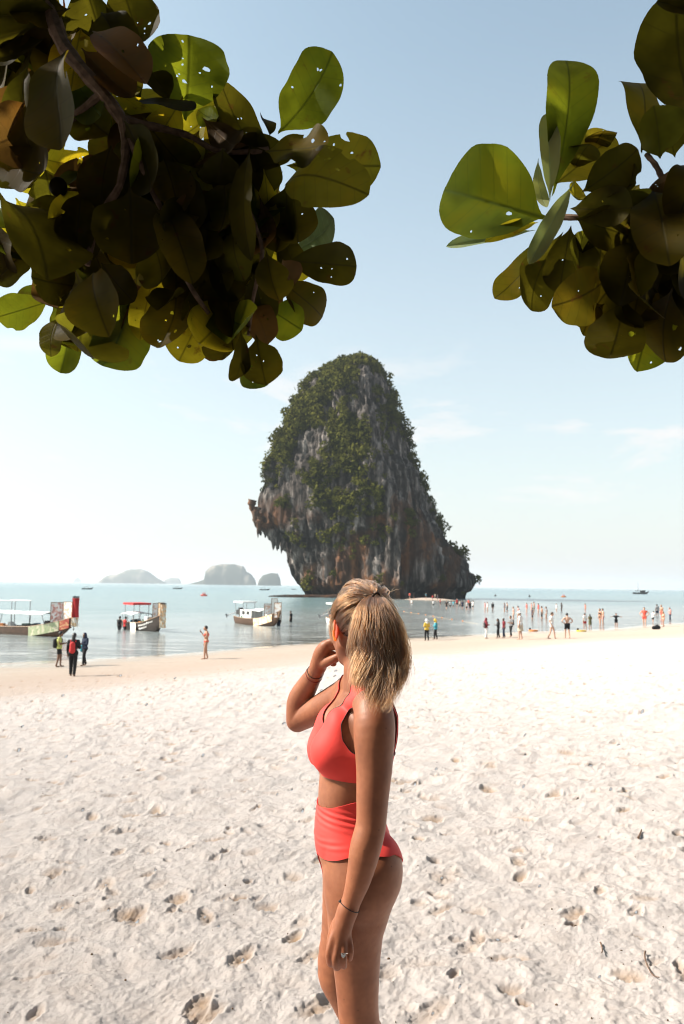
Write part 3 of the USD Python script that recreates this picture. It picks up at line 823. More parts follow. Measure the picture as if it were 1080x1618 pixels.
def make_woman():
    feet_z = 2.05
    org = np.array([wp(570, 1700)[0], WY, feet_z])
    t = thing('person', 'person in a coral bikini standing in the foreground with one hand at the chin', 'person', org)
    sk = limb_skin('tanned_skin', (0.225, 0.083, 0.038), (0.165, 0.056, 0.025), 0.05, 0.54)
    h = 0.0032
    lo, hi = np.array([-0.27, WY - 0.32, feet_z - 0.02]), np.array([0.25, WY + 0.40, CZ + 0.06])

    # torso, breasts, hips, legs
    body = Field(lo, hi, h)
    rows = [(1092, 552, 604, .062, 18), (1106, 538, 614, .116, 18), (1128, 527, 619, .140, 17), (1160, 519, 620, .140, 15), (1192, 514, 615, .132, 11), (1230, 506, 604, .120, 5), (1260, 504, 597, .115, 0),
            (1290, 503, 603, .128, -2), (1320, 506, 612, .152, -3), (1350, 511, 620, .168, -3), (1385, 515, 620, .172, -3), (1412, 524, 606, .150, -3), (1430, 540, 590, .09, -3)]
    P = np.array([wp((f + b) / 2, v) for v, f, b, w, y in rows])
    body.loft(P[:, 2], P[:, 0], P[:, 1], [wr((b - f) / 2) for v, f, b, w, y in rows], [r[3] for r in rows], [math.radians(r[4]) for r in rows], k=0.012)
    for s, c, r in ((-1, (529, 1187, -0.070), (0.064, 0.062, 0.062)), (1, (514, 1182, 0.072), (0.050, 0.060, 0.060))):
        body.ell(wp(*c), r, k=0.028)
        body.ell(wp(c[0] + 6, c[1] - 34, c[2]), (0.036, 0.05, 0.055), k=0.03)
    for dy in (-0.078, 0.078):
        body.ell(wp(597, 1370, dy), (0.064, 0.083, 0.084), k=0.018)
    body.ell(wp(519, 1318, 0), (0.03, 0.09, 0.06), k=0.03)                       # belly
    body.chain([wp(571, 1396, -.082), wp(566, 1435, -.081), wp(562, 1470, -.080), wp(564, 1552, -.078), wp(566, 1598, -.078), wp(578, 1690, -.076), wp(583, 1815, -.075)], [wr(51), wr(45.5), wr(40), wr(31.5), wr(29), wr(28), wr(17)], 0.03)
    body.chain([wp(583, 1815, -.075), wp(578, 1836, -.075), wp(535, 1844, -.078), wp(510, 1848, -.08)], [wr(17), wr(17), wr(15), wr(10)], 0.02)
    right = body.like()
    right.chain([wp(562, 1398, .084), wp(551, 1465, .09), wp(533, 1535, .10), wp(548, 1572, .10), wp(588, 1650, .10), wp(630, 1735, .095)], [wr(53), wr(43), wr(31), wr(28), wr(26), wr(16)], 0.03)
    right.chain([wp(630, 1735, .095), wp(640, 1752, .095), wp(625, 1815, .095), wp(605, 1838, .095)], [wr(17), wr(17), wr(15), wr(10)], 0.02)
    gx, gy, gz = body.grid()
    hipz = wp(560, 1400)[2]
    kz = (0.004 + 0.035 * np.clip((gz - hipz + 0.05) / 0.06, 0, 1)).astype(np.float32)[None, None, :]
    body.merge(right, kz)

    # neck, shoulders, head
    body.chain([wp(571, 1022, -.004), wp(576, 1062, 0), wp(578, 1098, 0)], [wr(29), wr(29), wr(38)], 0.02)
    body.chain([wp(577, 1064, -.02), wp(586, 1100, -.115)], [wr(26), wr(26)], 0.03)
    body.chain([wp(573, 1064, .02), wp(556, 1090, .105)], [wr(25), wr(24)], 0.03)
    body.chain([wp(536, 1110, 0.0), wp(566, 1108, -.13)], [wr(6), wr(8)], 0.02)     # collarbone
    hc = wp(568, 984, 0.0)
    fd = np.array([-0.43, 0.90, -0.05]); fd /= np.linalg.norm(fd)
    ld = np.cross([0, 0, 1.0], fd); ld /= np.linalg.norm(ld)
    ud = np.cross(fd, ld)
    ax = np.stack([fd, ld, ud])
    hp = lambda f_, l_, u_: hc + fd * f_ + ld * l_ + ud * u_
    head = body.like()
    head.ell(hp(-0.006, 0, 0.012), (0.094, 0.073, 0.088), ax, 0.01)
    head.ell(hp(0.028, 0, -0.038), (0.060, 0.060, 0.070), ax, 0.02)
    for s in (-1, 1):
        head.cone(hp(0.0, s * 0.050, -0.062), hp(0.062, s * 0.018, -0.098), 0.016, 0.017, 0.03)
        head.ell(hp(0.052, s * 0.040, -0.028), (0.026, 0.022, 0.024), ax, 0.03)
        head.ell(hp(0.098, s * 0.031, 0.004), (0.017, 0.017, 0.012), ax, 0.012, cut=True)
        head.ell(hp(0.088, s * 0.032, 0.020), (0.012, 0.024, 0.007), ax, 0.015)
    head.ell(hp(0.068, 0, -0.099), (0.020, 0.022, 0.018), ax, 0.02)
    head.chain([hp(0.082, 0, 0.010), hp(0.101, 0, -0.022), hp(0.103, 0, -0.030)], [0.007, 0.010, 0.0115], 0.014)
    for s in (-1, 1):
        head.ell(hp(0.095, s * 0.011, -0.031), (0.009, 0.008, 0.007), ax, 0.008)
    head.ell(hp(0.090, 0, -0.058), (0.010, 0.022, 0.006), ax, 0.006)
    head.ell(hp(0.089, 0, -0.068), (0.010, 0.019, 0.007), ax, 0.006)
    body.merge(head, np.float32(0.016))

    # left arm hanging, its hand curled beside the thigh
    arm = body.like()
    arm.chain([wp(590, 1124, -.158), wp(591, 1150, -.178), wp(591, 1205, -.188), wp(588, 1262, -.196), wp(586, 1300, -.20), wp(578, 1335, -.206), wp(567, 1385, -.205), wp(556, 1420, -.20), wp(549, 1438, -.198)],
              [wr(28), wr(29.5), wr(26), wr(22.5), wr(21), wr(21.5), wr(17.5), wr(13.5), wr(12.5)], 0.012)
    arm.chain([wp(549, 1438, -.198), wp(541, 1462, -.200), wp(536, 1484, -.206)], [wr(13), wr(14), wr(12)], 0.012)
    fing = [((526, 1481, -.212), (520, 1507, -.224), (523, 1522, -.206), (526, 1517, -.188)), ((534, 1487, -.216), (530, 1515, -.230), (533, 1527, -.206), (535, 1518, -.186)),
            ((542, 1487, -.214), (542, 1513, -.228), (543, 1525, -.206), (544, 1516, -.186)), ((550, 1482, -.206), (553, 1503, -.216), (552, 1513, -.198), (551, 1504, -.182))]
    fr = [(6.0, 5.4, 4.8, 4.0), (6.1, 5.5, 4.9, 4.0), (5.9, 5.2, 4.6, 3.9), (5.2, 4.6, 4.2, 3.5)]
    for j, r in zip(fing, fr):
        fg = arm.like()
        fg.chain([wp(541, 1455, -.198)] + [wp(*q) for q in j], [wr(7)] + [wr(q) for q in r], 0.004)
        arm.merge(fg, np.float32(0.0035))
    arm.chain([wp(543, 1446, -.188), wp(528, 1468, -.176), wp(522, 1492, -.176), wp(524, 1508, -.18)], [wr(8.5), wr(7.0), wr(5.6), wr(4.6)], 0.006)
    sj = wp(588, 1120, -.135)
    near = np.sqrt((gx[:, None, None] - sj[0]) ** 2 + (gy[None, :, None] - sj[1]) ** 2 + (gz[None, None, :] - sj[2]) ** 2)
    torso = body.like()
    torso.D = body.D.copy()
    body.merge(arm, (0.003 + 0.035 * np.clip(1.25 - near / 0.085, 0, 1)).astype(np.float32))

    # right arm raised, hand folded under the chin
    arm = body.like()
    arm.chain([wp(552, 1096, .128), wp(520, 1112, .185), wp(470, 1138, .27), wp(472, 1112, .262), wp(486, 1082, .225), wp(499, 1060, .17), wp(503, 1051, .155)],
              [wr(29), wr(25), wr(20), wr(21.5), wr(18), wr(13.2), wr(12.4)], 0.010)
    arm.chain([wp(503, 1051, .155), wp(508, 1034, .13), wp(514, 1022, .112)], [wr(13), wr(14), wr(11)], 0.012)
    fing = [((519, 1015, .098), (532, 1013, .088), (539, 1022, .084), (540, 1029, .085)), ((515, 1022, .110), (530, 1022, .098), (538, 1031, .094), (537, 1037, .097)),
            ((513, 1030, .124), (526, 1033, .112), (533, 1040, .108), (530, 1044, .112)), ((513, 1038, .138), (523, 1043, .128), (528, 1048, .124), (525, 1050, .127))]
    for j, r in zip(fing, fr):
        fg = arm.like()
        fg.chain([wp(506, 1042, .14)] + [wp(*q) for q in j], [wr(7)] + [wr(q * 0.98) for q in r], 0.004)
        arm.merge(fg, np.float32(0.0035))
    arm.chain([wp(509, 1048, .140), wp(520, 1044, .100), wp(532, 1038, .082), wp(541, 1034, .078)], [wr(9), wr(7.2), wr(5.8), wr(4.8)], 0.006)
    sj = wp(552, 1098, .12)
    near = np.sqrt((gx[:, None, None] - sj[0]) ** 2 + (gy[None, :, None] - sj[1]) ** 2 + (gz[None, None, :] - sj[2]) ** 2)
    body.merge(arm, (0.003 + 0.03 * np.clip(1.25 - near / 0.085, 0, 1)).astype(np.float32))

    v, f = body.mesh()
    v, f = relax(v, f, 14)
    part('body', (v, f), sk, t, smooth=True, origin=org)

    # ---- bikini, cut from the same surface
    coral = mat('coral_knit', {
        'g': ('geometry', {}), 'n': ('noise_texture', {'scale': 9, 'detail': 3}), 'w': ('wave_texture', {'bands_direction': 'z', 'scale': 330, 'distortion': 1.0}), 'r': ('rgb_ramp', {'ramp': [(0.3, (0.51, 0.036, 0.030)), (0.7, (0.57, 0.050, 0.042))]}),
        'b': ('bump', {'strength': 0.10, 'distance': 0.0006}), 'p': ('principled_bsdf', {'roughness': 0.65, 'specular_ior_level': 0.2, 'sheen_weight': 0.0, 'subsurface_weight': 0.0})},
        [('g.position', 'n.vector'), ('n.fac', 'r.fac'), ('r.color', 'p.base_color'), ('g.position', 'w.vector'), ('w.fac', 'b.height'), ('b.normal', 'p.normal')], 'p.BSDF')
    pipe = simple('black_cord', (0.012, 0.010, 0.010), 0.6, 0.3)
    tv, tf = torso.mesh(0.0030)
    tv, tf = relax(tv, tf, 6)
    im = pix(tv)
    U, V, q = im[:, 0], im[:, 1], -(tv[:, 1] - WY)               # q: towards the camera = her left
    zc = lambda py, dy=0.0: wp(560, py, dy)[2]
    Z = tv[:, 2]
    _, _, nn = meshkit.arrays((tv, tf), True)
    cxz = PchipInterpolator(np.sort(P[:, 2]), P[np.argsort(P[:, 2]), 0])(np.clip(Z, P[:, 2].min(), P[:, 2].max()))
    frontal = cxz - tv[:, 0]                                       # > 0 in front of the mid plane
    # top: a band all round, two cups in front that rise into shoulder straps
    band_hi, band_lo = zc(1196, -.10), zc(1233, -.10) + 0.006 * np.clip(frontal / 0.09, 0, 1)
    zs, zv = zc(1078), zc(1152)
    tt = np.clip((Z - zv) / (zs - zv), 0, 1)
    side = np.abs(q - 0.006)
    qin = np.interp(-Z, [-zc(1086), -zc(1104), -zc(1120), -zc(1140), -zc(1153)], [0.0825, 0.072, 0.056, 0.033, 0.010])
    fo = np.interp(-Z, [-zc(q_, -.10) for q_ in (1086, 1102, 1120, 1142, 1165, 1184, 1196)], [-0.03, 0.018, 0.042, 0.060, 0.052, 0.026, -0.06])
    cup = np.maximum.reduce([np.where(Z > zv, qin - side, -0.02), fo - frontal, band_lo - Z])
    strap_back = np.maximum.reduce([np.abs(side - 0.088) - 0.0055, np.where(frontal > 0, zc(1128) - Z, band_lo - Z)])
    band = np.maximum.reduce([Z - band_hi, band_lo - Z])
    g = np.minimum.reduce([cup, band, strap_back])
    g = np.maximum(g, Z - zc(1080) - 0.012)
    bv, bf = clip(tv, tf, g)
    top = part('bikini_top', cloth_shell(bv, bf), coral, t, smooth=50, origin=org)
    _, _, bn = meshkit.arrays((bv, bf), True)
    for lp in loops(bf):
        if len(lp) > 90:
            p = bv[lp] + bn[lp] * 0.0004
            for _ in range(24):
                p = 0.25 * np.roll(p, 1, 0) + 0.5 * p + 0.25 * np.roll(p, -1, 0)
            if p[:, 2].max() > zc(1180):
                part('piping', tube(np.vstack([p[::2], p[:1]]), 0.0011, 5), pipe, str(top.GetPath()), origin=org)
    # bottom: high waisted brief
    zw = zc(1269, -.10) - 0.017 * np.clip(frontal / 0.085, -0.3, 1.1) + 0.004 * np.sin(tv[:, 0] * 30)
    fr_ = np.clip(frontal / 0.085, -1.15, 1.15)
    legz = zc(1349, -.145) - 0.075 * np.clip(1 - np.abs(q) / np.where(fr_ > 0, 0.055, 0.125), 0, 1) ** 0.9 * np.clip(np.abs(fr_) * 2.0, 0, 1) - 0.006 * np.clip(-fr_, 0, 1) - 0.026 * np.clip(fr_, 0, 1)
    legz = np.where(np.abs(q) < 0.03, zc(1450), legz)
    g = np.maximum(Z - zw, legz - Z)
    # soft folds below the waistband
    wv = tv + nn * (0.0016 * np.sin((Z - zc(1272, -.1)) * 420 + 7 * tv[:, 0] * 9) * np.exp(-((Z - zc(1292, -.1)) / 0.022) ** 2) + 0.0012 * np.sin((Z - zc(1330, -.12)) * 380 - tv[:, 0] * 60) * np.exp(-((Z - zc(1335, -.12)) / 0.012) ** 2) * np.clip(frontal / 0.05, 0, 1))[:, None]
    bv, bf = clip(wv, tf, g)
    bot = part('bikini_bottom', cloth_shell(bv, bf), coral, t, smooth=50, origin=org)

    # ---- ear, eyes
    ear_m = limb_skin('ear_skin', (0.40, 0.05, 0.022), (0.34, 0.04, 0.018), 0.4, 0.5)  # red backlight glow put into the ear colour
    ec = hp(-0.008, 0.0735, -0.020)
    th = np.linspace(0, 2 * np.pi, 40)
    rim = np.array([ec + fd * (-0.004 + 0.0155 * math.cos(a) * (1 if math.sin(a) > 0 else 0.7)) + ud * 0.026 * math.sin(a) + ld * (0.008 - 0.010 * math.cos(a)) for a in th])
    e1 = tube(rim, 0.0034, 8)
    e2 = trimesh.creation.icosphere(3, 1.0)
    ev = e2.vertices * [0.013, 0.0055, 0.024]
    ev[:, 1] -= 0.004 * np.exp(-(ev[:, 0] / 0.007) ** 2 - (ev[:, 2] / 0.014) ** 2)
    e2 = trimesh.Trimesh(ec + ev[:, :1] * fd + ev[:, 1:2] * ld + ev[:, 2:] * ud - fd * 0.003 + ld * 0.005, e2.faces)
    part('ear', cat_mesh([e1, e2]), ear_m, t, smooth=True, origin=org)
    eye_w = simple('eye_white', (0.7, 0.68, 0.66), 0.15)
    iris = simple('iris', (0.10, 0.14, 0.10), 0.1)
    for s in (-1, 1):
        m = trimesh.creation.icosphere(2, 0.0115)
        m.apply_translation(hp(0.078, s * 0.031, 0.003))
        e = part('eye', m, eye_w, t, smooth=True, origin=org)
        m = trimesh.creation.icosphere(2, 0.0055)
        m.apply_translation(hp(0.0855, s * 0.031, 0.003))
        part('iris', m, iris, str(e.GetPath()), smooth=True, origin=org)

    # ---- jewellery
    def wrist_loop(a, b, c, r, seed, n=36):
        a, b = wp(*a), wp(*b)
        d = (b - a) / np.linalg.norm(b - a)
        u = np.cross(d, [0, 1.0, 0.2]); u /= np.linalg.norm(u)
        w = np.cross(d, u)
        ctr = a + (b - a) * c
        out = []
        for k in np.linspace(0, 2 * np.pi, n + 1):
            dr = u * math.cos(k) + w * math.sin(k) + d * 0.28 * math.cos(k + seed)
            p = ctr + dr * 0.012
            for _ in range(60):
                if body.value(p[None])[0] > r * 0.9:
                    break
                p = p + (u * math.cos(k) + w * math.sin(k)) * 0.0008
            out.append(p)
        return np.array(out), ctr
    lp, ctr = wrist_loop((556, 1420, -.20), (549, 1438, -.198), 0.6, 0.0011, 0.6)
    br = part('bracelet', tube(lp, 0.0011, 6), pipe, t, origin=org)
    kn = trimesh.creation.icosphere(2, 1.0)
    kp = lp[np.argmin(pix(lp)[:, 0])]
    part('knot', (kp + kn.vertices * [0.0045, 0.003, 0.003] + [0, -0.002, 0], kn.faces), pipe, str(br.GetPath()), smooth=True, origin=org)
    ep = lp[np.argmax(pix(lp)[:, 0])]
    part('loose_end', tube(ep + np.array([[0, 0, 0], [0.003, -0.003, 0.002], [0.008, -0.004, -0.006], [0.010, -0.004, -0.018]]), 0.0007, 5), pipe, str(br.GetPath()), origin=org)
    red = simple('red_cord', (0.20, 0.03, 0.03), 0.6)
    for c, s, m in ((0.0, 0.3, red), (0.5, 2.2, pipe)):
        lp, _ = wrist_loop((496, 1066, .185), (501, 1055, .16), c, 0.0009, s)
        part('bracelet', tube(lp, 0.0009, 6), m, t, origin=org, label='thin red wrist cord' if m is red else 'thin dark wrist cord')
    silver = mat('silver', {'p': ('principled_bsdf', {'base_color': (0.86, 0.85, 0.82), 'metallic': 1.0, 'roughness': 0.18})}, [], 'p.BSDF')
    a, b = wp(542, 1487, -.214), wp(542, 1513, -.228)
    d = (b - a) / np.linalg.norm(b - a)
    u = np.cross(d, [1.0, 0, 0]); u /= np.linalg.norm(u); w = np.cross(d, u)
    c0 = a + (b - a) * 0.72
    ring = part('ring', tube([c0 + (u * math.cos(k) + w * math.sin(k)) * wr(5.9) for k in np.linspace(0, 2 * np.pi, 25)], 0.0011, 6), silver, t, origin=org)
    k = np.linspace(0, 2 * np.pi, 40)
    hx, hy = 16 * np.sin(k) ** 3, 13 * np.cos(k) - 5 * np.cos(2 * k) - 2 * np.cos(3 * k) - np.cos(4 * k)
    hm = trimesh.creation.extrude_polygon(Polygon(np.stack([hx, hy], 1) * 0.00034).buffer(0), 0.002)
    hv = hm.vertices
    part('heart', (c0 + np.array([0, -wr(6.6), 0]) + np.stack([hv[:, 0], -hv[:, 2], hv[:, 1]], 1), hm.faces[:, ::-1]), silver, str(ring.GetPath()), origin=org)

    make_hair(t, org, hc, hp, fd, ld, ud, ax)


def curves(name, strands, widths, material, parent, origin, label=None):
    pts = np.concatenate(strands) - origin
    c = UsdGeom.BasisCurves.Define(stage, free(str(parent.GetPath()), name))
    c.CreateTypeAttr('linear')
    c.CreateWrapAttr('nonperiodic')
    c.CreateCurveVertexCountsAttr(Vt.IntArray.FromNumpy(np.array([len(s) for s in strands], np.int32)))
    c.CreatePointsAttr(Vt.Vec3fArray.FromNumpy(pts.astype(np.float32)))
    c.CreateWidthsAttr(Vt.FloatArray.FromNumpy(np.concatenate(widths).astype(np.float32)))
    c.SetWidthsInterpolation('vertex')
    UsdShade.MaterialBindingAPI.Apply(c.GetPrim()).Bind(material)
    tag(c, label)
    return c.GetPrim()


def make_hair(t, org, hc, hp, fd, ld, ud, ax):
    rng = np.random.default_rng(77)
    nodes = lambda dark: {
        'h': ('hair_info', {}), 'wn': ('white_noise_texture', {'dimensions': '1D'}), 'wr': ('rgb_ramp', {'ramp': [(0.0, (0.45, 0.42, 0.38)), (0.6, (0.95, 0.95, 0.95)), (1.0, (1.5, 1.45, 1.35))]}), 'm2': ('mix_color', {'blend_type': 'multiply', 'fac': 1.0, 'use_clamp': False}), 'g': ('geometry', {}), 'mp': ('mapping', {'scale': (150, 150, 16)}), 'n': ('noise_texture', {'scale': 1.0, 'detail': 3}),
        'root': ('rgb_ramp', {'ramp': dark}), 'var': ('rgb_ramp', {'ramp': [(0.32, (0.34, 0.28, 0.23)), (0.5, (0.85, 0.82, 0.78)), (0.66, (1.55, 1.50, 1.42))]}), 'm': ('mix_color', {'blend_type': 'multiply', 'fac': 1.0, 'use_clamp': False}),
        'p': ('principled_hair_bsdf', {'model': 'Chiang', 'parametrization': 'Direct coloring', 'roughness': 0.42, 'radial_roughness': 0.6, 'ior': 1.55})}
    links = [('h.intercept', 'root.fac'), ('g.position', 'mp.vector'), ('mp.vector', 'n.vector'), ('n.fac', 'var.fac'), ('root.color', 'm.a'), ('var.color', 'm.b'), ('h.index', 'wn.w'), ('wn.value', 'wr.fac'), ('m.result', 'm2.a'), ('wr.color', 'm2.b'), ('m2.result', 'p.color')]
    tones = []
    for i_, (a_, b_) in enumerate((((0.0256, 0.0093, 0.0026), (0.0523, 0.0206, 0.0078)), ((0.0641, 0.0258, 0.0091), (0.1630, 0.0699, 0.0260)), ((0.1513, 0.0639, 0.0247), (0.6053, 0.2985, 0.1105)))):
        tones.append(mat(f'scalp_hair_{i_}', nodes([(0.0, a_), (1.0, b_)]), links, 'p.BSDF'))
    tails = []
    for i_, st_ in enumerate(([(0.0, (0.0326, 0.0124, 0.0039)), (0.3, (0.0641, 0.0247, 0.0078)), (0.6, (0.2328, 0.1008, 0.0338)), (1.0, (0.4889, 0.2367, 0.0910))], [(0.0, (0.0582, 0.0227, 0.0078)), (0.25, (0.1397, 0.0577, 0.0195)), (0.5, (0.6518, 0.3396, 0.1300)), (1.0, (0.9079, 0.5352, 0.2600))], [(0.0, (0.1048, 0.0433, 0.0156)), (0.25, (0.3026, 0.1389, 0.0494)), (0.5, (0.9500, 0.5764, 0.2860)), (1.0, (0.9500, 0.7513, 0.5200))])):
        tails.append(mat(f'tail_hair_{i_}', nodes(st_), links, 'p.BSDF'))
    cap_m = simple('hair_base', (0.022, 0.011, 0.006), 0.8, 0.1, 0.25, 120)
    R = np.array([0.094, 0.073, 0.088])
    c0 = hp(-0.006, 0, 0.012)

    def on_head(d, lift):
        """d: directions in (face, left, up) axes."""
        q = d / np.linalg.norm(d / R, axis=-1, keepdims=True)
        q = q * (1 + lift / np.linalg.norm(q, axis=-1))[..., None]
        return c0 + q[..., :1] * fd + q[..., 1:2] * ld + q[..., 2:] * ud
    tie_d = np.array([-0.80, 0.02, 0.52]); tie_d /= np.linalg.norm(tie_d)

    def hairline(d):
        """> 0 where hair grows."""
        az = np.degrees(np.arctan2(np.abs(d[..., 1]), d[..., 0]))
        el = np.degrees(np.arcsin(np.clip(d[..., 2], -1, 1)))
        low = np.interp(az, [0, 30, 60, 75, 90, 112, 180], [38, 34, 22, -16, -18, -34, -46])
        return el - low
    # cap under the strands
    s = trimesh.creation.icosphere(5, 1.0)
    g = -hairline(s.vertices)
    cv, cf = clip(s.vertices, s.faces, g)
    part('scalp', (on_head(cv, np.full(len(cv), 0.0035)), cf), cap_m, t, smooth=True, origin=org)
    st, wd, tn = [], [], []
    d = rng.normal(size=(26000, 3))
    d /= np.linalg.norm(d, axis=1, keepdims=True)
    d = d[hairline(d) > -2][:6500]
    n = 14
    lockd = d[rng.choice(len(d), 150)]
    lt = cKDTree(lockd)
    lockr = rng.normal(size=(150, 3))
    tone_of = rng.choice([0, 0, 1, 1, 2], 150)
    for r in d:
        lk = lt.query(r)[1]
        u = np.linspace(0, 1, n)
        ang = math.acos(np.clip(r @ tie_d, -1, 1))
        if ang < 0.06:
            continue
        k = (np.sin((1 - u) * ang)[:, None] * r + np.sin(u * ang)[:, None] * tie_d) / math.sin(ang)
        loose = rng.random() ** 2
        sag = np.sin(np.pi * u) * (0.003 + 0.007 * loose * (rng.random() < 0.35))
        lift = 0.003 + 0.003 * rng.random() + sag + 0.005 * u ** 3 + 0.0075 * abs(lockr[lk, 0]) * np.sin(np.pi * u)
        r = r * 0.5 + lockd[lk] * 0.5 * np.clip(1, 0, 1) if rng.random() < 0.75 else r
        k = k + np.sin(np.pi * u)[:, None] * (lockr[lk] * 0.075 + rng.normal(0, 0.022, 3)) + np.stack([0 * u, 0 * u, -0.10 * np.sin(np.pi * u) * ang / 2], 1)
        k /= np.linalg.norm(k, axis=1, keepdims=True)
        st.append(on_head(k, lift))
        tn.append(tone_of[lk] if rng.random() < 0.8 else int(rng.integers(3)))
        wd.append(np.full(n, 0.00095) * np.interp(u, [0, .1, 1], [0.4, 1, 0.9]))
    # loose strands along the temple and in front of the ear
    for _ in range(170):
        az = math.radians(rng.uniform(62, 92))
        r = np.array([math.cos(az), math.sin(az), rng.uniform(-0.1, 0.5)])
        u = np.linspace(0, 1, 10)
        L = rng.uniform(0.03, 0.075)
        p0 = on_head(r[None] / np.linalg.norm(r), np.array([0.004]))[0]
        st.append(p0 + np.outer(u, [0, 0, -L]) + np.outer(np.sin(u * 3), fd * rng.normal(0.004, 0.006) + ld * (0.003 + 0.004 * rng.random())))
        wd.append(0.0008 * (1 - 0.6 * u))
        tn.append(int(rng.choice([1, 2])))
    # wisps standing off the crown and temples
    for r in d[:320]:
        if r[2] < 0.1:
            continue
        u = np.linspace(0, 1, 9)
        p0 = on_head(r[None], np.array([0.004]))[0]
        o = (r[0] * fd + r[1] * ld + r[2] * ud)
        w = rng.normal(0, 0.5, 3)
        L = rng.uniform(0.012, 0.04)
        st.append(p0 + (np.outer(u, o * 0.5 + w) + np.outer(u ** 2, [0.3, -0.2, -0.5])) * L)
        wd.append(0.0007 * (1 - 0.7 * u))
        tn.append(2)
    tn = np.array(tn)
    for i_ in range(3):
        w_ = np.where(tn == i_)[0]
        curves('scalp_hair', [st[q] for q in w_], [wd[q] for q in w_], tones[i_], t, org, ('dark brown hair at the crown', None, 'fair streaks in the hair')[i_])
    # ponytail
    tie = on_head(tie_d[None], np.array([0.016]))[0]
    cl = np.array([tie, wp(591, 958, -.118), wp(596, 985, -.142), wp(597, 1025, -.155), wp(597, 1066, -.190), wp(593, 1126, -.248)])
    tt = np.linspace(0, 1, 24)
    ctr = bez(cl, 24)
    half = np.interp(tt, [0, 0.06, 0.2, 0.45, 0.75, 1.0], [10, 17, 27, 37, 42, 34])
    dep = np.interp(tt, [0, 0.1, 0.4, 1.0], [0.012, 0.024, 0.032, 0.026])
    st, wd, tn = [], [], []
    locks = [(rng.uniform(0, 2 * np.pi), rng.random() ** 0.55, rng.uniform(0.62, 1.0) if rng.random() < 0.75 else rng.uniform(0.45, 0.7), rng.uniform(0, 6.28), rng.uniform(1.3, 2.9), rng.uniform(4.0, 10.0)) for _ in range(70)]
    ltone = rng.choice([0, 1, 1, 2, 2, 2], len(locks))
    for i in range(12000):
        li = int(rng.integers(len(locks)))
        a, rr, Lk, ph, fq, am = locks[li]
        tn.append(ltone[li] if rng.random() < 0.82 else int(rng.integers(3)))
        a2, r2 = a + rng.normal(0, 0.26), np.clip(rr + rng.normal(0, 0.11), 0, 1.08)
        if rng.random() < 0.16:
            a2, r2 = rng.uniform(0, 2 * np.pi), rng.random() ** 0.5
        Lk *= 0.93
        L = np.clip(Lk * rng.normal(1, 0.06), 0.4, 1.1)
        u = np.linspace(0, min(L, 1.0), 20) if L <= 1 else np.linspace(0, 1, 20) * 1.0
        C = np.stack([np.interp(u, tt, ctr[:, k]) for k in range(3)], 1)
        hw, dp = np.interp(u, tt, half) * PXM, np.interp(u, tt, dep)
        conv = np.where(u > L * 0.7, 1 - 0.15 * (u - L * 0.7) / (L * 0.3), 1)
        if L < 0.8:
            conv = conv * 1.12
        ph_, am_ = ph + rng.normal(0, 0.5), am * rng.uniform(0.5, 1.25)
        wob = np.sin(u * fq * 6.28 * rng.normal(1, 0.06) + ph_) * am_ * PXM * np.clip(u * 2, 0, 1) * 0.8
        wob2 = np.cos(u * fq * 5.1 + ph_ * 1.7) * am_ * PXM * np.clip(u * 2, 0, 1) * 0.5
        fly = rng.normal(0, 1) * (rng.random() < 0.08) * 0.018
        pt = 0.6 * np.clip((u / L - 0.55) / 0.45, 0, 1)
        ca, sa = math.cos(a2) * r2 * (1 - pt) + math.cos(a) * rr * pt, math.sin(a2) * r2 * (1 - pt) + math.sin(a) * rr * pt
        x = ca * hw * conv + wob + fly * u ** 1.5
        y = sa * dp * conv + wob2
        st.append(C + np.stack([x, y, 0.004 * np.sin(u * 9 + ph) * u], 1) + rng.normal(0, 0.0007, 3))
        wd.append(0.00062 * np.interp(u / L, [0, 0.05, 0.85, 1], [0.7, 1, 1, 0.25]))
    tn = np.array(tn)
    for i_ in range(3):
        w_ = np.where(tn == i_)[0]
        curves('ponytail', [st[q] for q in w_], [wd[q] for q in w_], tails[i_], t, org, ('brown locks in the ponytail', 'blonde wavy ponytail with darker roots', 'light blonde locks in the ponytail')[i_])
    band = part('hair_tie', tube([tie + 0.013 * (np.array([0.55, 0.1, 0.75]) * math.cos(k) + np.array([0.5, 0.8, -0.35]) * math.sin(k)) + np.array([.002, -.006, -.002]) for k in np.linspace(0, 2 * np.pi, 25)], 0.003, 8), cap_m, t, origin=org)


make_woman()
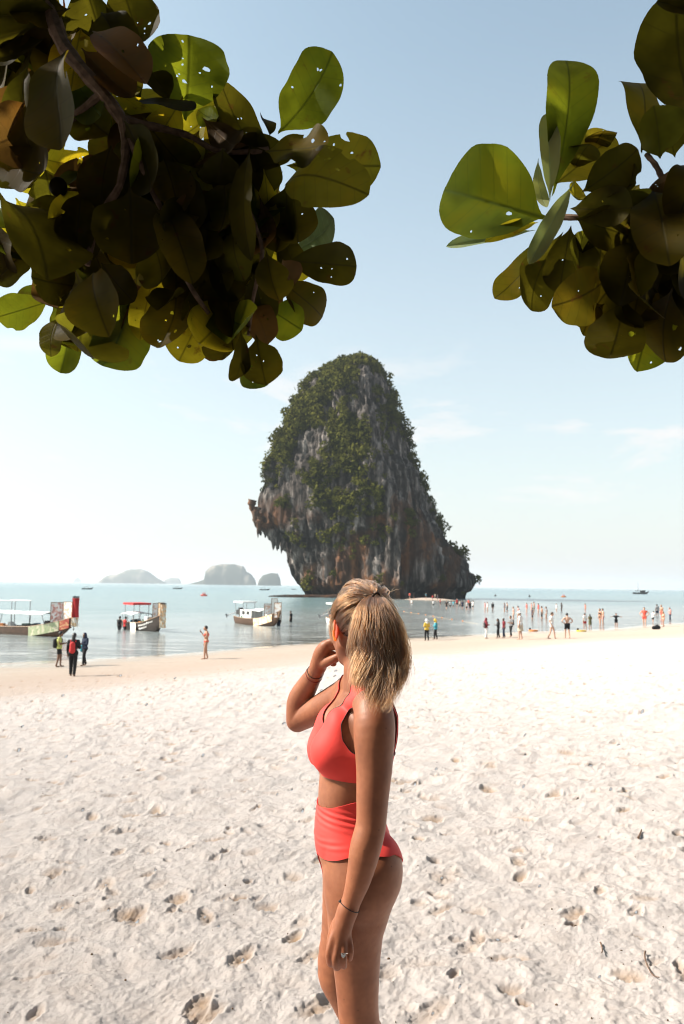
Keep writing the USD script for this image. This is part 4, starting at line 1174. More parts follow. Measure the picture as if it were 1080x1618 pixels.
# ------------------------------------------------------------------ sea almond boughs hanging into the picture
def leaf_mat(name, col, trans, tr=0.55, spot=0.5, gloss=0.55):
    c, k = np.array(col), np.array(trans)
    return mat(name, {
        'uv': ('attribute', {'attribute': 'st'}), 'x': ('separate_xyz', {}), 'o': ('object_info', {}), 'g': ('geometry', {}),
        's0': ('math', {'math_type': 'subtract', 'value2': 0.5}), 'sa': ('math', {'math_type': 'absolute'}),
        'mid': ('map_range', {'clamp': True, 'from_min': 0.003, 'from_max': 0.014, 'to_min': 0.75, 'to_max': 0.0}),
        'k1': ('math', {'math_type': 'multiply_add', 'value2': -0.62, 'value3': 0.0}), 'k2': ('math', {'math_type': 'add'}), 'k3': ('math', {'math_type': 'multiply', 'value2': 8.0}), 'k4': ('math', {'math_type': 'pingpong', 'value2': 0.5}),
        'vein': ('map_range', {'clamp': True, 'from_min': 0.008, 'from_max': 0.05, 'to_min': 0.32, 'to_max': 0.0}), 'vm': ('math', {'math_type': 'maximum'}),
        'off': ('vector_math', {'math_type': 'add'}), 'oc': ('combine_xyz', {}), 'om': ('math', {'math_type': 'multiply', 'value2': 37.0}),
        'n': ('noise_texture', {'scale': 26, 'detail': 5, 'roughness': 0.6}), 'nl': ('noise_texture', {'scale': 11.0, 'detail': 4}),
        'sp': ('map_range', {'clamp': True, 'from_min': 0.63, 'from_max': 0.70, 'to_min': 0.0, 'to_max': spot}),
        'hue': ('rgb_ramp', {'ramp': [(0.2, tuple(c * 0.6)), (0.5, tuple(c)), (0.8, tuple(c * np.array([1.5, 1.15, 0.9])))]}),
        'huet': ('rgb_ramp', {'ramp': [(0.2, tuple(k * 0.45)), (0.5, tuple(k)), (0.8, tuple(np.minimum(k * np.array([1.45, 1.12, 0.8]), 0.9)))]}),
        'a': ('math', {'math_type': 'multiply_add', 'value2': 0.35, 'value3': -0.17}), 'ab': ('math', {'math_type': 'add'}),
        'd1': ('mix_color', {'b': (0.055, 0.020, 0.010)}), 'd2': ('mix_color', {'b': tuple(c * 1.7 + 0.008)}),
        't1': ('mix_color', {'b': (0.09, 0.025, 0.008)}), 't2': ('mix_color', {'b': tuple(k * 0.16)}),
        'bh': ('math', {'math_type': 'multiply_add', 'value2': -1.0}), 'b': ('bump', {'strength': 0.5, 'distance': 0.0012}),
        'p': ('principled_bsdf', {'roughness': gloss, 'specular_ior_level': 0.04}), 't': ('translucent_bsdf', {}), 'm': ('mix_closure', {'fac': tr})},
        [('uv.vector', 'x.vector'), ('x.y', 's0.value1'), ('s0.value', 'sa.value1'), ('sa.value', 'mid.value'), ('sa.value', 'k1.value1'), ('k1.value', 'k2.value1'), ('x.x', 'k2.value2'), ('k2.value', 'k3.value1'), ('k3.value', 'k4.value1'),
         ('k4.value', 'vein.value'), ('vein.result', 'vm.value1'), ('mid.result', 'vm.value2'), ('o.random', 'om.value1'), ('om.value', 'oc.x'), ('g.position', 'off.vector1'), ('oc.vector', 'off.vector2'), ('off.vector', 'n.vector'), ('off.vector', 'nl.vector'),
         ('n.fac', 'sp.value'), ('o.random', 'a.value1'), ('a.value', 'ab.value1'), ('nl.fac', 'ab.value2'), ('ab.value', 'hue.fac'), ('ab.value', 'huet.fac'),
         ('hue.color', 'd2.a'), ('vm.value', 'd2.fac'), ('d2.result', 'd1.a'), ('sp.result', 'd1.fac'), ('d1.result', 'p.base_color'), ('huet.color', 't2.a'), ('vm.value', 't2.fac'), ('t2.result', 't1.a'), ('sp.result', 't1.fac'), ('t1.result', 't.color'),
         ('vm.value', 'bh.value1'), ('n.fac', 'bh.value3'), ('bh.value', 'b.height'), ('b.normal', 'p.normal'), ('p.BSDF', 'm.closure1'), ('t.BSDF', 'm.closure2')], 'm.closure')


LEAF = {'d': leaf_mat('leaf_dark', (0.019, 0.015, 0.0035), (0.10, 0.085, 0.006), 0.40, 0.5),
        'g': leaf_mat('leaf_green', (0.045, 0.070, 0.012), (0.15, 0.17, 0.008), 0.55, 0.35),
        'y': leaf_mat('leaf_yellow_green', (0.11, 0.10, 0.015), (0.36, 0.30, 0.012), 0.60, 0.6),
        'o': leaf_mat('leaf_olive', (0.042, 0.033, 0.008), (0.145, 0.135, 0.010), 0.5, 0.6),
        'b': leaf_mat('leaf_brown', (0.075, 0.046, 0.018), (0.12, 0.062, 0.012), 0.35, 0.8),
        'p': leaf_mat('leaf_pale', (0.17, 0.21, 0.12), (0.15, 0.20, 0.06), 0.3, 0.1, 0.38),
        'r': leaf_mat('leaf_red', (0.24, 0.07, 0.03), (0.55, 0.05, 0.01), 0.5, 0.5)}


def leaf_outline(rng, narrow=False):
    t = np.linspace(0, 1, 30)
    w = np.interp(t, [0, 0.05, 0.10, 0.25, 0.45, 0.65, 0.80, 0.90, 0.96, 1.0], [0.02, 0.025, 0.075, 0.30, 0.46, 0.50, 0.44, 0.31, 0.17, 0.015])
    w = PchipInterpolator([0, 0.05, 0.10, 0.25, 0.45, 0.64, 0.80, 0.90, 0.97, 1.0], [0.018, 0.022, 0.075, 0.30, 0.455, 0.50, 0.45, 0.335, 0.16, 0.01])(t)
    l = w * (1 + 0.04 * np.sin(t * 9 + rng.uniform(0, 6)) + 0.02 * np.sin(t * 23 + rng.uniform(0, 6)))
    r = w * (1 + 0.04 * np.sin(t * 8 + rng.uniform(0, 6)) + 0.02 * np.sin(t * 21 + rng.uniform(0, 6)))
    return Polygon(np.vstack([np.stack([t, l], 1), np.stack([t, -r], 1)[::-1]])).buffer(0)


def blob(rng, x, y, r, n=9):
    a = np.sort(rng.uniform(0, 2 * np.pi, n))
    rr = r * rng.uniform(0.5, 1.2, n)
    return Polygon(np.stack([x + rr * np.cos(a), y + rr * np.sin(a) * 1.4], 1)).buffer(r * 0.15)


def tri_poly(poly, step):
    pts, rings = [], [poly.exterior] + list(poly.interiors)
    for rg in rings:
        L = rg.length
        n = max(int(L / step), 6)
        pts += [rg.interpolate(k / n, normalized=True).coords[0] for k in range(n)]
    x0, y0, x1, y1 = poly.bounds
    gx, gy = np.meshgrid(np.arange(x0 + step / 2, x1, step * 1.25), np.arange(y0 + step / 2, y1, step * 1.25))
    g = np.stack([gx.ravel(), gy.ravel()], 1)
    inner = poly.buffer(-step * 0.45)
    g = g[shapely.contains_xy(inner, g[:, 0], g[:, 1])]
    p = np.vstack([np.array(pts), g])
    d = Delaunay(p)
    c = p[d.simplices].mean(1)
    f = d.simplices[shapely.contains_xy(poly, c[:, 0], c[:, 1])]
    a = np.cross(p[f[:, 1]] - p[f[:, 0]], p[f[:, 2]] - p[f[:, 0]])
    f = f[np.abs(a) > 1e-7]
    a = a[np.abs(a) > 1e-7]
    f[a < 0] = f[a < 0][:, ::-1]
    return p, f


def leaf(tree, org, b, tip, w, Y, tone, rng, holes=None, roll=None, bite=None, label=None, curl=None):
    """A leaf from its stalk at pixel b to its tip, w pixels wide, at depth Y; it bends, cups and is eaten like the real ones."""
    dY = rng.normal(0, 0.05)
    w = w * 1.12
    tip = (tip[0] + 0.05 * (tip[0] - b[0]), tip[1] + 0.05 * (tip[1] - b[1]))
    B, T = at(b[0], b[1], Y), at(tip[0], tip[1], Y + dY)
    ax = T - B
    L = np.linalg.norm(ax)
    ax /= L
    side = np.cross(ax, _f)
    side /= np.linalg.norm(side)
    nrm = np.cross(side, ax)
    r = rng.normal(0, 0.42) if roll is None else roll
    r = np.clip(r, -1.1, 1.1)
    s2 = side * math.cos(r) + nrm * math.sin(r)
    n2 = np.cross(s2, ax)
    W = w * Y / F / max(math.cos(r), 0.55)
    poly = leaf_outline(rng)
    nh = rng.poisson(1.3) if holes is None else holes
    cl = (rng.uniform(0.35, 0.85), rng.uniform(-0.3, 0.3))
    for _ in range(nh):
        if rng.random() < 0.6:
            x, y = cl[0] + rng.normal(0, 0.08), cl[1] + rng.normal(0, 0.10)
        else:
            x, y = rng.uniform(0.25, 0.93), rng.uniform(-0.40, 0.40)
        if abs(y) < 0.04:
            y += 0.08
        q = poly.difference(blob(rng, x, y, rng.choice([0.012, 0.016, 0.024, 0.04], p=[.4, .3, .2, .1])))
        poly = q if q.geom_type == 'Polygon' else max(q.geoms, key=lambda z: z.area)
    for _ in range(rng.poisson(0.35) if bite is None else bite):
        k = rng.uniform(0.4, 0.95)
        q = poly.difference(blob(rng, k, rng.choice([-1, 1]) * 0.46, rng.uniform(0.05, 0.10)))
        poly = q if q.geom_type == 'Polygon' else max(q.geoms, key=lambda z: z.area)
    p, f = tri_poly(poly, 0.055)
    t, s = p[:, 0], p[:, 1]
    cup = rng.uniform(0.0, 0.42) if curl is None else curl
    bend = rng.normal(0.03, 0.12)
    wav = rng.uniform(0, 6.28)
    h = cup * W * (np.abs(s) * 1.1 + s * s) - bend * L * 4 * t * (1 - t) + rng.uniform(0.015, 0.06) * W * np.sin(rng.uniform(6, 12) * t + wav + 1.5 * np.sign(s)) * np.abs(s) * 3 + rng.normal(0, 0.06) * L * np.clip(t - 0.6, 0, 1) ** 2 * 5 + 0.012 * W * np.abs(((t - np.abs(s) * 0.55) * 8) % 1 - 0.5) * 1.0
    v = B + np.outer(t * L, ax) + np.outer(s * W, s2) + np.outer(h, -n2 if n2 @ _f > 0 else n2)
    uv = np.stack([t, s * 0.5 + 0.5], 1)
    return part('leaf', (v - org, f), LEAF[tone], tree, smooth=True, uv=uv, label=label)


LEFT = [  # base x, y, tip x, y, width, depth, tone, holes
    (292, 192, 298, 62, 106, 1.56, 'g', 9), (248, 218, 338, 160, 62, 1.62, 'y', 3), (416, 234, 350, 130, 60, 1.46, 'd', 3), (438, 212, 522, 90, 92, 1.50, 'g', 4), (418, 240, 514, 232, 76, 1.44, 'o', 2),
    (452, 262, 592, 258, 92, 1.52, 'o', 6), (448, 296, 582, 318, 92, 1.48, 'o', 7), (462, 400, 523, 348, 56, 1.60, 'p', 0), (450, 412, 558, 421, 58, 1.45, 'd', 4), (438, 442, 508, 500, 58, 1.48, 'd', 1),
    (424, 488, 474, 520, 56, 1.54, 'g', 0), (404, 528, 420, 606, 60, 1.43, 'd', 5), (398, 555, 404, 614, 42, 1.47, 'g', 4), (380, 520, 371, 602, 30, 1.41, 'd', 0), (388, 560, 386, 610, 16, 1.5, 'p', 0),
    (322, 488, 284, 567, 64, 1.52, 'y', 11), (335, 480, 352, 566, 62, 1.46, 'd', 0), (345, 520, 330, 568, 40, 1.55, 'b', 1), (277, 420, 247, 537, 72, 1.44, 'd', 6), (242, 440, 222, 532, 42, 1.52, 'y', 3),
    (78, 476, -2, 500, 54, 1.56, 'g', 0), (88, 462, 36, 466, 30, 1.60, 'g', 1), (118, 425, 104, 534, 78, 1.42, 'd', 1), (148, 430, 172, 528, 76, 1.40, 'd', 1), (112, 480, 98, 583, 56, 1.52, 'g', 1), (140, 490, 148, 563, 62, 1.47, 'o', 0),
    (166, 512, 174, 571, 34, 1.56, 'g', 0), (186, 455, 198, 545, 42, 1.53, 'd', 1), (160, 415, 209, 474, 48, 1.46, 'd', 2), (95, 500, 80, 560, 38, 1.50, 'o', 1),
    (-30, 236, 62, 262, 78, 1.47, 'd', 6), (44, 186, -24, 168, 84, 1.60, 'y', 1), (46, 100, 50, 244, 56, 1.45, 'o', 2), (106, 80, 116, 246, 86, 1.38, 'd', 1), (46, 246, 152, 266, 48, 1.58, 'y', 6), (14, 296, 92, 268, 42, 1.60, 'y', 2),
    (58, 304, 150, 292, 34, 1.58, 'g', 1), (8, 318, 70, 440, 78, 1.42, 'd', 1), (60, 380, -4, 444, 60, 1.50, 'o', 3), (20, 330, 130, 330, 44, 1.45, 'o', 1), (70, 350, 116, 392, 40, 1.50, 'd', 1), (-10, 340, 20, 440, 70, 1.48, 'd', 1),
    (112, 30, -6, 62, 74, 1.46, 'd', 2), (112, 14, 14, 6, 66, 1.43, 'd', 2), (188, -40, 224, 64, 78, 1.46, 'd', 5), (146, 50, 228, 134, 62, 1.40, 'b', 2), (128, 76, 208, 152, 52, 1.42, 'b', 1), (214, 160, 304, 172, 40, 1.40, 'd', 0),
    (70, 62, -8, 100, 56, 1.45, 'd', 1), (132, -30, 160, 60, 80, 1.45, 'd', 3), (60, -20, -10, 30, 70, 1.5, 'd', 1), (40, 60, 20, 130, 60, 1.5, 'd', 1), (90, 40, 60, 110, 66, 1.44, 'd', 1), (160, 20, 200, 90, 70, 1.44, 'd', 2),
    (225, 184, 312, 282, 66, 1.44, 'o', 2), (196, 190, 240, 300, 74, 1.40, 'd', 1), (318, 185, 370, 226, 50, 1.46, 'b', 1), (322, 196, 360, 214, 60, 1.55, 'y', 2), (352, 234, 346, 292, 60, 1.36, 'd', 0), (352, 278, 350, 364, 72, 1.42, 'o', 2),
    (396, 236, 394, 402, 38, 1.37, 'd', 0), (416, 266, 412, 374, 40, 1.43, 'y', 2), (408, 306, 404, 396, 32, 1.46, 'b', 0), (452, 290, 436, 394, 66, 1.44, 'd', 1), (462, 300, 470, 380, 60, 1.50, 'd', 1), (446, 410, 462, 450, 44, 1.41, 'b', 0),
    (205, 296, 206, 408, 108, 1.38, 'd', 2), (186, 380, 252, 412, 54, 1.55, 'y', 1), (150, 396, 214, 420, 46, 1.55, 'o', 2), (256, 322, 302, 444, 60, 1.42, 'd', 1), (300, 380, 352, 462, 64, 1.44, 'd', 2), (270, 400, 330, 440, 40, 1.52, 'y', 1),
    (360, 372, 330, 432, 52, 1.46, 'b', 3), (372, 360, 384, 440, 50, 1.45, 'o', 2), (330, 330, 318, 410, 52, 1.42, 'd', 1), (258, 250, 282, 338, 56, 1.44, 'o', 1), (176, 230, 160, 330, 72, 1.42, 'd', 1), (300, 270, 296, 370, 60, 1.41, 'd', 0),
    (398, 430, 420, 510, 50, 1.42, 'd', 1), (390, 470, 422, 536, 48, 1.46, 'b', 2), (356, 450, 372, 530, 52, 1.44, 'd', 2), (420, 395, 440, 470, 52, 1.40, 'd', 0), (322, 440, 308, 512, 54, 1.43, 'd', 1), (130, 300, 120, 400, 60, 1.43, 'd', 1),
    (150, 262, 110, 300, 46, 1.56, 'g', 1), (392, 226, 430, 300, 52, 1.43, 'd', 1), (268, 160, 240, 118, 40, 1.44, 'd', 0), (350, 196, 316, 178, 34, 1.52, 'g', 1), (426, 216, 416, 186, 18, 1.44, 'd', 0), (232, 300, 190, 350, 66, 1.45, 'b', 1),
    (292, 460, 250, 490, 44, 1.45, 'd', 1), (370, 400, 300, 420, 50, 1.48, 'o', 1), (440, 360, 470, 430, 40, 1.47, 'd', 0), (300, 330, 262, 380, 46, 1.47, 'd', 1), (420, 330, 372, 420, 40, 1.48, 'o', 1), (250, 130, 236, 90, 20, 1.52, 'd', 0)]
RIGHT = [
    (864, 346, 707, 300, 138, 1.50, 'g', 2), (872, 312, 893, 104, 74, 1.50, 'g', 0), (868, 320, 862, 190, 30, 1.46, 'p', 0), (908, 286, 838, 412, 30, 1.42, 'p', 0), (846, 364, 711, 388, 20, 1.56, 'p', 0), (850, 352, 770, 380, 22, 1.54, 'y', 0),
    (872, 368, 786, 468, 48, 1.52, 'o', 1), (890, 366, 842, 486, 66, 1.46, 'd', 1), (902, 356, 884, 458, 58, 1.44, 'd', 1), (908, 282, 914, 320, 26, 1.47, 'y', 0), (850, 250, 862, 325, 20, 1.56, 'p', 0),
    (950, 446, 884, 482, 70, 1.45, 'd', 5), (955, 480, 912, 512, 36, 1.52, 'y', 1), (988, 466, 962, 564, 76, 1.43, 'd', 3), (1022, 470, 1008, 580, 80, 1.50, 'g', 4), (1062, 455, 1052, 567, 84, 1.42, 'd', 2), (1085, 500, 1092, 572, 60, 1.50, 'y', 1),
    (1100, 188, 1066, 8, 128, 1.42, 'd', 4), (1110, 20, 1042, -4, 30, 1.45, 'd', 0), (1012, 244, 998, 131, 72, 1.46, 'd', 1), (1042, 252, 1034, 172, 72, 1.42, 'o', 1), (1066, 250, 1058, 180, 50, 1.48, 'd', 1),
    (918, 304, 1004, 240, 58, 1.42, 'd', 0), (876, 292, 972, 208, 62, 1.48, 'o', 1), (930, 250, 960, 200, 40, 1.52, 'd', 0), (1090, 262, 1034, 296, 24, 1.40, 'b', 2), (1092, 290, 1070, 350, 60, 1.43, 'd', 1), (900, 330, 995, 330, 62, 1.43, 'o', 1),
    (908, 345, 990, 372, 62, 1.41, 'd', 0), (926, 356, 920, 428, 46, 1.47, 'o', 0), (990, 300, 1030, 400, 76, 1.43, 'd', 1), (1030, 300, 1056, 420, 80, 1.42, 'd', 1), (960, 350, 950, 440, 66, 1.44, 'd', 1), (1000, 380, 980, 480, 74, 1.42, 'd', 2),
    (1040, 380, 1030, 490, 76, 1.40, 'd', 2), (1080, 350, 1074, 470, 84, 1.41, 'd', 1), (1020, 420, 1000, 520, 66, 1.45, 'd', 1), (1060, 400, 1100, 500, 80, 1.44, 'd', 1), (960, 300, 1000, 290, 50, 1.45, 'd', 0), (1040, 310, 990, 350, 60, 1.41, 'd', 1),
    (1075, 430, 1040, 520, 70, 1.45, 'd', 1), (940, 330, 975, 420, 60, 1.45, 'd', 0), (905, 270, 930, 230, 44, 1.50, 'o', 0)]
bark = mat('twig_bark', {
    'g': ('geometry', {}), 'n': ('noise_texture', {'scale': 60, 'detail': 5}), 'r': ('rgb_ramp', {'ramp': [(0.3, (0.06, 0.035, 0.022)), (0.7, (0.15, 0.095, 0.065))]}), 'b': ('bump', {'strength': 0.7, 'distance': 0.004}), 'p': ('principled_bsdf', {'roughness': 0.85, 'specular_ior_level': 0.2})},
    [('g.position', 'n.vector'), ('n.fac', 'r.fac'), ('r.color', 'p.base_color'), ('n.fac', 'b.height'), ('b.normal', 'p.normal')], 'p.BSDF')
crown_m = mat('crown_leaves', {'g': ('geometry', {}), 'r': ('rgb_ramp', {'ramp': [(0.0, (0.025, 0.035, 0.008)), (0.6, (0.05, 0.055, 0.012)), (1.0, (0.09, 0.07, 0.015))]}), 'd': ('diffuse_bsdf', {}), 't': ('translucent_bsdf', {}), 'm': ('mix_closure', {'fac': 0.3})},
               [('g.random_per_island', 'r.fac'), ('r.color', 'd.color'), ('r.color', 't.color'), ('d.BSDF', 'm.closure1'), ('t.BSDF', 'm.closure2')], 'm.closure')


def twig(t, org, pts, rad, name='branch', n=20, sides=8):
    p = np.array([at(*q) if len(q) == 3 and abs(q[0]) > 20 else np.array(q) for q in pts], float)
    c = bez(p, n)
    r = np.interp(np.linspace(0, 1, n), np.linspace(0, 1, len(rad)), rad) * (1 + 0.10 * np.sin(np.arange(n) * 1.9))
    part(name, tube(c - org, r, sides), bark, t)


def crown(t, org, centre, radii, count, seed, ymax, size=0.11):
    """The rest of the tree's foliage, over and behind the camera, enlarged for shade."""
    rng = np.random.default_rng(seed)
    d = rng.normal(size=(count * 3, 3)); d /= np.linalg.norm(d, axis=1, keepdims=True)
    c = np.array(centre) + d * np.array(radii) * (0.55 + 0.45 * rng.random((count * 3, 1)) ** 0.5)
    # keep it out of the view
    ok = (c[:, 1] < ymax)
    pz = (c - CAM) @ _f
    px = pix(c + 0) if len(c) else c
    inside = (pz > 0.1) & (px[:, 0] > -170) & (px[:, 0] < 1250) & (px[:, 1] > -200) & (px[:, 1] < 1800)
    c = c[ok & ~inside][:count]
    k = len(c)
    a = rng.normal(size=(k, 3)); a /= np.linalg.norm(a, axis=1, keepdims=True)
    b = np.cross(a, rng.normal(size=(k, 3))); b /= np.linalg.norm(b, axis=1, keepdims=True)
    s = size * rng.uniform(0.7, 1.3, (k, 1))
    v = np.stack([c - a * s, c - a * s * 0.2 + b * s * 0.5, c + a * s * 0.6 + b * s * 0.45, c + a * s, c + a * s * 0.6 - b * s * 0.45, c - a * s * 0.2 - b * s * 0.5], 1).reshape(-1, 3)
    j = np.arange(k) * 6
    f = np.vstack([np.stack([j, j + q, j + q + 1], 1) for q in (1, 2, 3, 4)])
    part('crown', (v - org, f), crown_m, t, smooth=False, kind='stuff')


def over_frame(t, org, lo, hi, count, seed, size=0.10):
    """Unseen leaves added just above the picture to shade the right-hand bough."""
    rng = np.random.default_rng(seed)
    c = rng.uniform(lo, hi, (count, 3))
    px = pix(c)
    c = c[px[:, 1] < -150]
    k = len(c)
    a = rng.normal(size=(k, 3)); a /= np.linalg.norm(a, axis=1, keepdims=True)
    b = np.cross(a, rng.normal(size=(k, 3))); b /= np.linalg.norm(b, axis=1, keepdims=True)
    s = size * rng.uniform(0.7, 1.2, (k, 1))
    v = np.stack([c - a * s, c - a * s * 0.2 + b * s * 0.5, c + a * s * 0.6 + b * s * 0.45, c + a * s, c + a * s * 0.6 - b * s * 0.45, c - a * s * 0.2 - b * s * 0.5], 1).reshape(-1, 3)
    j = np.arange(k) * 6
    part('crown', (v - org, np.vstack([np.stack([j, j + q, j + q + 1], 1) for q in (1, 2, 3, 4)])), crown_m, t, smooth=False, kind='stuff')  # added foliage, out of view, there to cast shade


def make_trees():
    rng = np.random.default_rng(8)
    org = np.array([-3.2, -1.6, ground_z(-3.2, -1.6)])
    t = thing('almond_tree', 'broad-leaved beach tree whose leafy bough fills the upper left corner', 'tree', org)
    z0 = org[2]
    twig(t, org, [(-3.2, -1.6, z0 - 0.1), (-3.1, -1.5, z0 + 0.8), (-2.8, -1.2, z0 + 1.7), (-2.5, -0.9, z0 + 2.8), (-2.4, -1.2, z0 + 4.4)], [0.26, 0.20, 0.17, 0.14, 0.08], 'trunk', 20, 14)
    j = at(62, -60, 1.46)
    twig(t, org, [(-2.5, -0.9, z0 + 2.75), (-1.9, -0.1, z0 + 3.1), (-1.2, 0.8, z0 + 3.1), tuple(j)], [0.10, 0.06, 0.035, 0.018])
    twig(t, org, [(62, -60, 1.46), (84, 30, 1.44), (100, 72, 1.43), (140, 122, 1.42), (172, 160, 1.42), (196, 196, 1.42)], [0.017, 0.0165, 0.016, 0.015, 0.0135, 0.012])
    for q, r in (([(190, 188, 1.42), (240, 200, 1.44), (290, 212, 1.45), (352, 240, 1.44), (424, 236, 1.45)], [0.009, 0.0075, 0.006, 0.0055, 0.006]),
                 ([(194, 190, 1.42), (198, 250, 1.41), (190, 290, 1.40), (160, 340, 1.41), (138, 420, 1.42)], [0.011, 0.009, 0.0075, 0.0065, 0.006]),
                 ([(196, 196, 1.42), (240, 300, 1.40), (264, 352, 1.40), (284, 420, 1.40), (330, 496, 1.42)], [0.009, 0.0065, 0.0055, 0.005, 0.0045]),
                 ([(352, 240, 1.44), (392, 330, 1.42), (414, 400, 1.42), (400, 470, 1.42), (392, 530, 1.43)], [0.0055, 0.005, 0.0045, 0.004, 0.0035]),
                 ([(160, 150, 1.42), (110, 190, 1.46), (40, 250, 1.50), (-40, 300, 1.5)], [0.009, 0.007, 0.006, 0.006])):
        twig(t, org, q, r)
    lab = {3: 'lone green leaf pointing up at the right end of the bough', 7: 'pale sunlit leaf', 15: 'yellow leaf riddled with holes'}
    for i, (bx, by, tx, ty, w, Y, tone, nh) in enumerate(LEFT):
        edge = tone in 'gyp' or nh > 2
        leaf(t, org, (bx, by), (tx, ty), w, Y, tone, rng, holes=nh, roll=rng.normal(0, 0.18) if edge else None, bite=(2 if i in (5, 6) else None), label=lab.get(i))
    for cx, cy, sx, sy, k in ((80, 120, 95, 90, 30), (120, 330, 110, 70, 26), (290, 330, 95, 100, 34), (390, 330, 50, 80, 16), (140, 470, 50, 45, 12), (360, 470, 55, 45, 14), (230, 200, 70, 60, 14)):
        for _ in range(k):
            x, y = cx + sx * rng.uniform(-1, 1), cy + sy * rng.uniform(-1, 1)
            if y > 560 - 0.1 * x or (x > 330 and y < 215) or (x < 60 and y > 430) or (x > 225 and y < 170):
                continue
            a = rng.normal(1.5, 0.9)
            L = rng.uniform(85, 125)
            leaf(t, org, (x - 0.4 * L * math.cos(a), y - 0.4 * L * math.sin(a)), (x + 0.6 * L * math.cos(a), y + 0.6 * L * math.sin(a)), rng.uniform(50, 76), rng.uniform(1.47, 1.62), rng.choice(list('ddooyygb'), p=None), rng)
    fig = trimesh.creation.icosphere(3, 0.017)
    fig.vertices = fig.vertices * [1, 1, 1.12] + at(92, 296, 1.41) - org
    part('fruit', fig, LEAF['d'], t, smooth=True)
    crown(t, org, (-2.6, -2.4, z0 + 4.2), (5.2, 4.2, 2.7), 13000, 1, 1.5)
    over_frame(t, org, (-0.55, 1.1, CZ + 1.2), (0.35, 1.75, CZ + 2.6), 340, 5)
    org2 = np.array([3.4, -2.2, ground_z(3.4, -2.2)])
    t2 = thing('almond_tree', 'broad-leaved beach tree whose dark bough hangs in from the right edge', 'tree', org2)
    z2 = org2[2]
    twig(t2, org2, [(3.4, -2.2, z2 - 0.1), (3.2, -2.0, z2 + 1.0), (3.0, -1.7, z2 + 2.2), (3.1, -1.6, z2 + 3.8)], [0.24, 0.19, 0.15, 0.08], 'trunk', 18, 14)
    e = at(1130, 310, 1.45)
    twig(t2, org2, [(3.0, -1.7, z2 + 2.3), (2.2, -0.4, z2 + 2.6), (1.3, 0.8, z2 + 2.5), tuple(e)], [0.09, 0.05, 0.028, 0.013])
    for q, r in (([(1130, 310, 1.45), (1060, 322, 1.44), (1000, 330, 1.44), (930, 344, 1.44), (872, 342, 1.47)], [0.013, 0.010, 0.008, 0.0065, 0.006]), ([(1060, 322, 1.44), (1040, 270, 1.44), (1020, 244, 1.45)], [0.007, 0.006, 0.005]), ([(1030, 326, 1.44), (1010, 400, 1.43), (1000, 470, 1.44)], [0.008, 0.006, 0.005])):
        twig(t2, org2, q, r)
    for i, (bx, by, tx, ty, w, Y, tone, nh) in enumerate(RIGHT):
        leaf(t2, org2, (bx, by), (tx, ty), w, Y, tone, rng, holes=nh, roll=rng.normal(0, 0.15) if tone in 'gyp' else None, bite=(0 if tone in 'gp' else None), label='large round green leaf with two holes' if i == 0 else None)
    for _ in range(26):
        x, y = rng.uniform(960, 1110), rng.uniform(280, 500)
        a = rng.normal(1.6, 0.8)
        L = rng.uniform(85, 120)
        leaf(t2, org2, (x - 0.4 * L * math.cos(a), y - 0.4 * L * math.sin(a)), (x + 0.6 * L * math.cos(a), y + 0.6 * L * math.sin(a)), rng.uniform(52, 76), rng.uniform(1.46, 1.6), rng.choice(list('dddoo')), rng)
    crown(t2, org2, (3.6, -2.6, z2 + 3.6), (4.8, 4.0, 3.2), 13000, 2, 1.2)


make_trees()
# ------------------------------------------------------------------ boats
def on_plane(px, py, z=0.0):
    d = at(px, py, 1.0) - CAM
    return CAM + d * ((z - CZ) / d[2])


def on_ground(px, py):
    d = at(px, py, 1.0) - CAM
    t = 2.0
    for _ in range(400):
        p = CAM + d * t
        g = max(ground_z(p[0], p[1]), 0.0)
        if p[2] <= g + 0.004:
            break
        t += max((p[2] - g), 0.01) * 1.2
    return CAM + d * t


def print_mat(name, cols, scale=9.0):
    """Flat print on a board: blotches of picture and lines of type too small to read."""
    ramp = [(i / max(len(cols) - 1, 1), c) for i, c in enumerate(cols)]
    return mat(name, {
        'tc': ('texture_coordinate', {}), 'v': ('voronoi_texture', {'scale': scale, 'metric': 'chebychev'}), 'sc': ('separate_color', {}), 'r': ('rgb_ramp', {'ramp': ramp, 'interpolate': False}),
        'n': ('noise_texture', {'scale': 30, 'detail': 3}), 'm': ('mix_color', {'blend_type': 'multiply', 'fac': 0.4}), 'p': ('principled_bsdf', {'roughness': 0.5})},
        [('tc.generated', 'v.vector'), ('v.color', 'sc.color'), ('sc.r', 'r.fac'), ('r.color', 'm.a'), ('tc.generated', 'n.vector'), ('n.color', 'm.b'), ('m.result', 'p.base_color')], 'p.BSDF')


